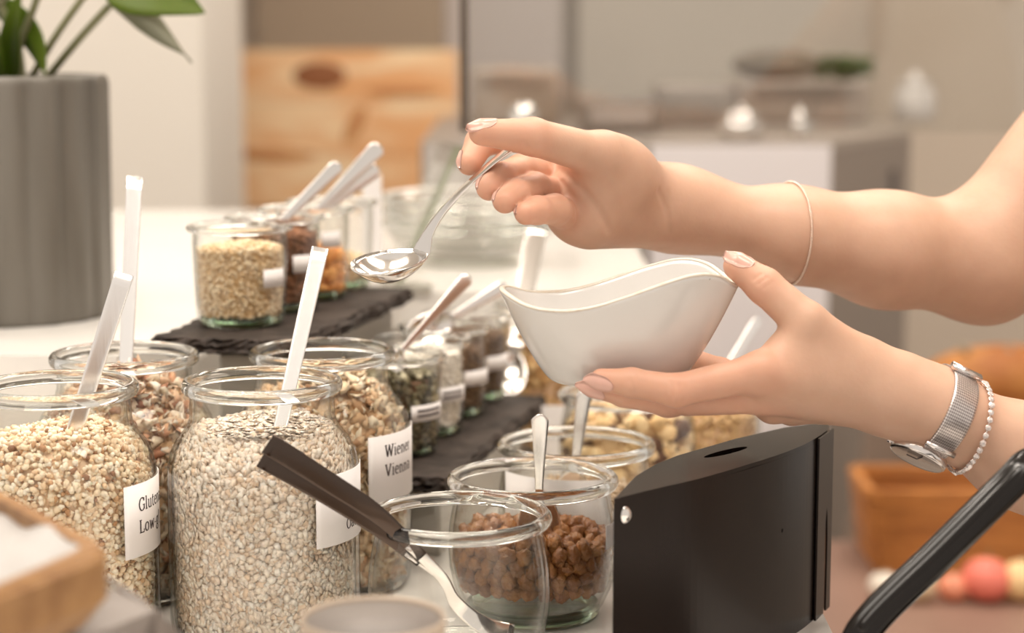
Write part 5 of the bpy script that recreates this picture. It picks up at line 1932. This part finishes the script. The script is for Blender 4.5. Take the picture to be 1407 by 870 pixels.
# clothes (out of frame): sleeveless top and trousers as shells over the body
def cloth(name, zfun, off, mat, lo, hi, h=0.007):
    def fn(P):
        return np.maximum(TORSO(P) - off, zfun(P))
    v, f = mesh_sdf(fn, lo, hi, h)
    m_ = bpy.data.meshes.new(name)
    m_.from_pydata(v.tolist(), [], f.tolist())
    m_.shade_smooth()
    return put(name, m_, mat, person)


def top_cut(P):
    d = np.maximum(P[:, 2] - 0.44, -0.22 - P[:, 2])
    d = np.maximum(d, np.abs(P[:, 1] - 1.165) - 0.25)
    return np.maximum(d, 0.47 - P[:, 0])


def leg_cut(P):
    return np.maximum(P[:, 2] + 0.20, -0.845 - P[:, 2])


cloth('sleeveless_top', top_cut, 0.006, pbr('top_cloth', (0.72, 0.66, 0.60), rough=0.9), (0.44, 0.93, -0.25), (0.75, 1.40, 0.47))
cloth('trousers', leg_cut, 0.008, pbr('trouser_cloth', (0.08, 0.08, 0.10), rough=0.9), (0.42, 0.93, -0.88), (0.75, 1.40, -0.17))


def hair_fn(P):
    d = ell(P, (0.55, 1.165, 0.665), (0.105, 0.088, 0.118))
    d = smin(d, seg(P, (0.62, 1.165, 0.66), (0.655, 1.165, 0.40), 0.05, 0.03), 0.04)
    cut = np.maximum(0.47 - P[:, 0], (0.60 - P[:, 2]) - 3 * np.maximum(P[:, 0] - 0.57, 0))
    return np.maximum(d, cut)


v, f = mesh_sdf(hair_fn, (0.43, 1.05, 0.34), (0.75, 1.28, 0.82), 0.007)
hm = bpy.data.meshes.new('hair')
hm.from_pydata(v.tolist(), [], f.tolist())
hm.shade_smooth()
put('hair', hm, pbr('hair', (0.10, 0.05, 0.025), rough=0.5, bump=0.5, bscale=60, stretch=(8, 8, 1)), person)
for s in (-1, 1):
    put('eye', simple(g_ball((0.4475, 1.165 + s * 0.031, 0.652), 0.011, 14, 10)), pbr('eye_white', (0.75, 0.72, 0.7), rough=0.2) if s < 0 else MATS['eye_white'], person)
    put('iris', simple(g_ball((0.4385, 1.165 + s * 0.031, 0.651), 0.005, 10, 8, (0.6, 1, 1))), pbr('iris', (0.08, 0.05, 0.03), rough=0.2) if s < 0 else MATS['iris'], person)
put('mouth', simple(g_ball((0.4525, 1.165, 0.580), 1, 14, 8, (0.006, 0.022, 0.006))), pbr('lips', (0.55, 0.22, 0.18), rough=0.4), person)

# watch on the left wrist
WATCH = pbr('watch_steel', (0.78, 0.74, 0.72), rough=0.18, metal=1.0)


def mesh_strap():
    m_, nt, out = nodes('mesh_strap')
    b = nt.nodes.new('ShaderNodeBsdfPrincipled')
    nt.links.new(b.outputs[0], out.inputs[0])
    b.inputs['Metallic'].default_value = 1.0
    b.inputs['Roughness'].default_value = 0.38
    uv = nt.nodes.new('ShaderNodeAttribute'); uv.attribute_name = 'weave'
    ck = nt.nodes.new('ShaderNodeTexChecker')
    ck.inputs['Scale'].default_value = 1.0
    ck.inputs['Color1'].default_value = (0.78, 0.72, 0.70, 1)
    ck.inputs['Color2'].default_value = (0.30, 0.26, 0.25, 1)
    nt.links.new(uv.outputs['Vector'], ck.inputs['Vector'])
    nt.links.new(ck.outputs['Color'], b.inputs['Base Color'])
    return m_


axw = l_fore[2] - l_fore[0]
axw = axw / np.linalg.norm(axw)
wc = A(1291, 566, 1.077)
wt = thing('wristwatch', 'steel wristwatch with mesh strap on the wrist under the bowl', 'watch', (0, 0, 0))
n = 96
hw = 0.0074
rws = []
ntr = 13
for i in range(ntr):
    q = -hw + 2 * hw * i / (ntr - 1)
    R_, D_ = arm_ring(LF, wc + axw * q, axw, n, 0.0012)
    rws.append(R_)
rin = []
for i in (ntr - 1, 0):
    q = -hw + 2 * hw * i / (ntr - 1)
    R_, D_ = arm_ring(LF, wc + axw * q, axw, n, 0.0001)
    rin.append(R_)
allr = rws + rin
v = np.vstack(allr)
f = []
m = len(allr)
for i in range(m):
    i2 = (i + 1) % m
    for k in range(n):
        k2 = (k + 1) % n
        f.append((i * n + k, i * n + k2, i2 * n + k2, i2 * n + k))
sm = mk([Vector(p) for p in v], f)
wv = np.zeros((len(v), 3), np.float32)
for i in range(m):
    for k in range(n):
        tt = min(k, n - k) * 1.75
        ss = i * 1.5
        wv[i * n + k] = ((tt + ss) * 0.71, (tt - ss) * 0.71, 0.5)
a = sm.attributes.new('weave', 'FLOAT_VECTOR', 'POINT')
a.data.foreach_set('vector', wv.reshape(-1))
put('mesh_strap', sm, mesh_strap(), wt)
# case, below the wrist on the back of the hand side
R_, D_ = arm_ring(LF, wc, axw, 720, 0.0)
tgt = np.array((-0.25, -0.38, -0.89)); tgt -= axw * tgt.dot(axw); tgt /= np.linalg.norm(tgt)
ki = int(np.argmax(D_ @ tgt))
cn, cpos = Vector(D_[ki]), Vector(R_[ki])
tilt = (cn + Vector((-0.12, 0.02, -0.05))).normalized()
Mc = tilt.to_track_quat('Z', 'Y').to_matrix().to_4x4()
Mc.translation = cpos - Vector(axw) * 0.003 - tilt * 0.0018


def lathe_at(prof, M, n=48):
    v, f = g_lathe(prof, n)
    return simple(([M @ p for p in v], f))


cs = put('watch_case', lathe_at([(0.0125, -0.0005), (0.0155, 0.0008), (0.0162, 0.003), (0.0160, 0.0052), (0.0150, 0.0062), (0.0142, 0.0058)], Mc), WATCH, wt)
put('dial', lathe_at([(0.0144, 0.0048), (0.0144, 0.0054)], Mc), pbr('dial', (0.62, 0.56, 0.53), rough=0.3, metal=0.6), cs)
for ang, ln in ((0.6, 0.009), (2.4, 0.006)):
    p0, p1 = Mc @ Vector((0, 0, 0.0058)), Mc @ Vector((math.cos(ang) * ln, math.sin(ang) * ln, 0.0058))
    put('watch_hand', simple(g_tube([p0, p1], 0.0003, 6)), INK, cs)
crown = Mc @ Vector((0, 0, 0.003))
dirn = (Vector((-1, 0.05, 0.25)) - tilt * Vector((-1, 0.05, 0.25)).dot(tilt)).normalized()
put('crown', simple(g_tube([crown + dirn * 0.0158, crown + dirn * 0.0185], 0.0016, 10)), WATCH, cs)
# lugs bar and clasp
tl = np.array((0.05, -0.80, -0.55)); ki = int(np.argmax(D_ @ (tl / np.linalg.norm(tl))))
p0 = Vector(R_[ki]) + Vector(D_[ki]) * 0.0022
put('lug_bar', simple(g_tube([p0 - Vector(axw) * 0.0088, p0 + Vector(axw) * 0.0088], 0.0016, 10)), WATCH, wt)
tl = np.array((0.0, -0.30, 0.95)); ki = int(np.argmax(D_ @ (tl / np.linalg.norm(tl))))
p0 = Vector(R_[ki]) + Vector(D_[ki]) * 0.0026
put('clasp', simple(g_sweep([p0 - Vector(axw) * 0.0090, p0 + Vector(axw) * 0.0090], 0.0060, 0.0030, Vector(D_[ki]), 14, 4.0)), WATCH, wt)

# crystal bracelet
bc = A(1327, 594, 1.078)
axb = axw + np.array([0.06, 0, 0.12]); axb /= np.linalg.norm(axb)
R_, D_ = arm_ring(LF, bc, axb, 44, 0.0012)
cb = thing('crystal_bracelet', 'fine silver bracelet set with small crystals next to the watch', 'bracelet', (0, 0, 0))
SILV = pbr('silver', (0.80, 0.72, 0.68), rough=0.15, metal=1.0)
CRYS = pbr('crystal', (0.85, 0.78, 0.76), rough=0.05, coat=1.0, metal=0.35)
mb = MB()
mb.add(*g_tube([Vector(p) for p in R_] + [Vector(R_[0])], 0.0005, 6))
put('chain', mb.mesh(), SILV, cb)
stone = simple(g_ball((0, 0, 0), 0.00145, 6, 4), False)
stone.materials.append(CRYS)
seto = simple(g_lathe(ring_profile(0.0014, 0, 0.0005, 0.0005, 6), 12, True))
seto.materials.append(SILV)
for k, p in enumerate(R_):
    o = put('crystal', stone, None, cb)
    o.location = Vector(p) + Vector(D_[k]) * 0.0008
    o.rotation_euler = (random.uniform(0, 3), random.uniform(0, 3), 0)
    sc2 = 1.0 + 0.35 * (k % 5 == 0)
    o.scale = (sc2, sc2, sc2)
    s_ = put('setting', seto, None, cb)
    s_.location = o.location
    s_.rotation_euler = Vector(D_[k]).to_track_quat('Z', 'Y').to_euler()

# thin chain bracelet on the right arm
bc = A(1083, 321, 1.24)
axr = np.array(A(1150, 332, 1.248) - A(1020, 306, 1.233)); axr /= np.linalg.norm(axr)
R_, D_ = arm_ring(RF, bc, axr + np.array([0.0, 0, 0.14]), 150, 0.0008)
tb = thing('chain_bracelet', 'very thin pale chain bracelet on the arm of the spoon hand', 'bracelet', (0, 0, 0))
mb = MB()
for k in range(0, 150):
    mb.add(*g_ball(R_[k], 0.00085, 6, 4))
o = put('chain', mb.mesh(), pbr('pale_chain', (0.80, 0.66, 0.56), rough=0.25, metal=0.8), tb)
tl = np.array((0, 0.2, -1.0)); ki = int(np.argmax(D_ @ (tl / np.linalg.norm(tl))))
put('clasp', simple(g_ball(R_[ki], 0.0016, 8, 6)), SILV, tb)
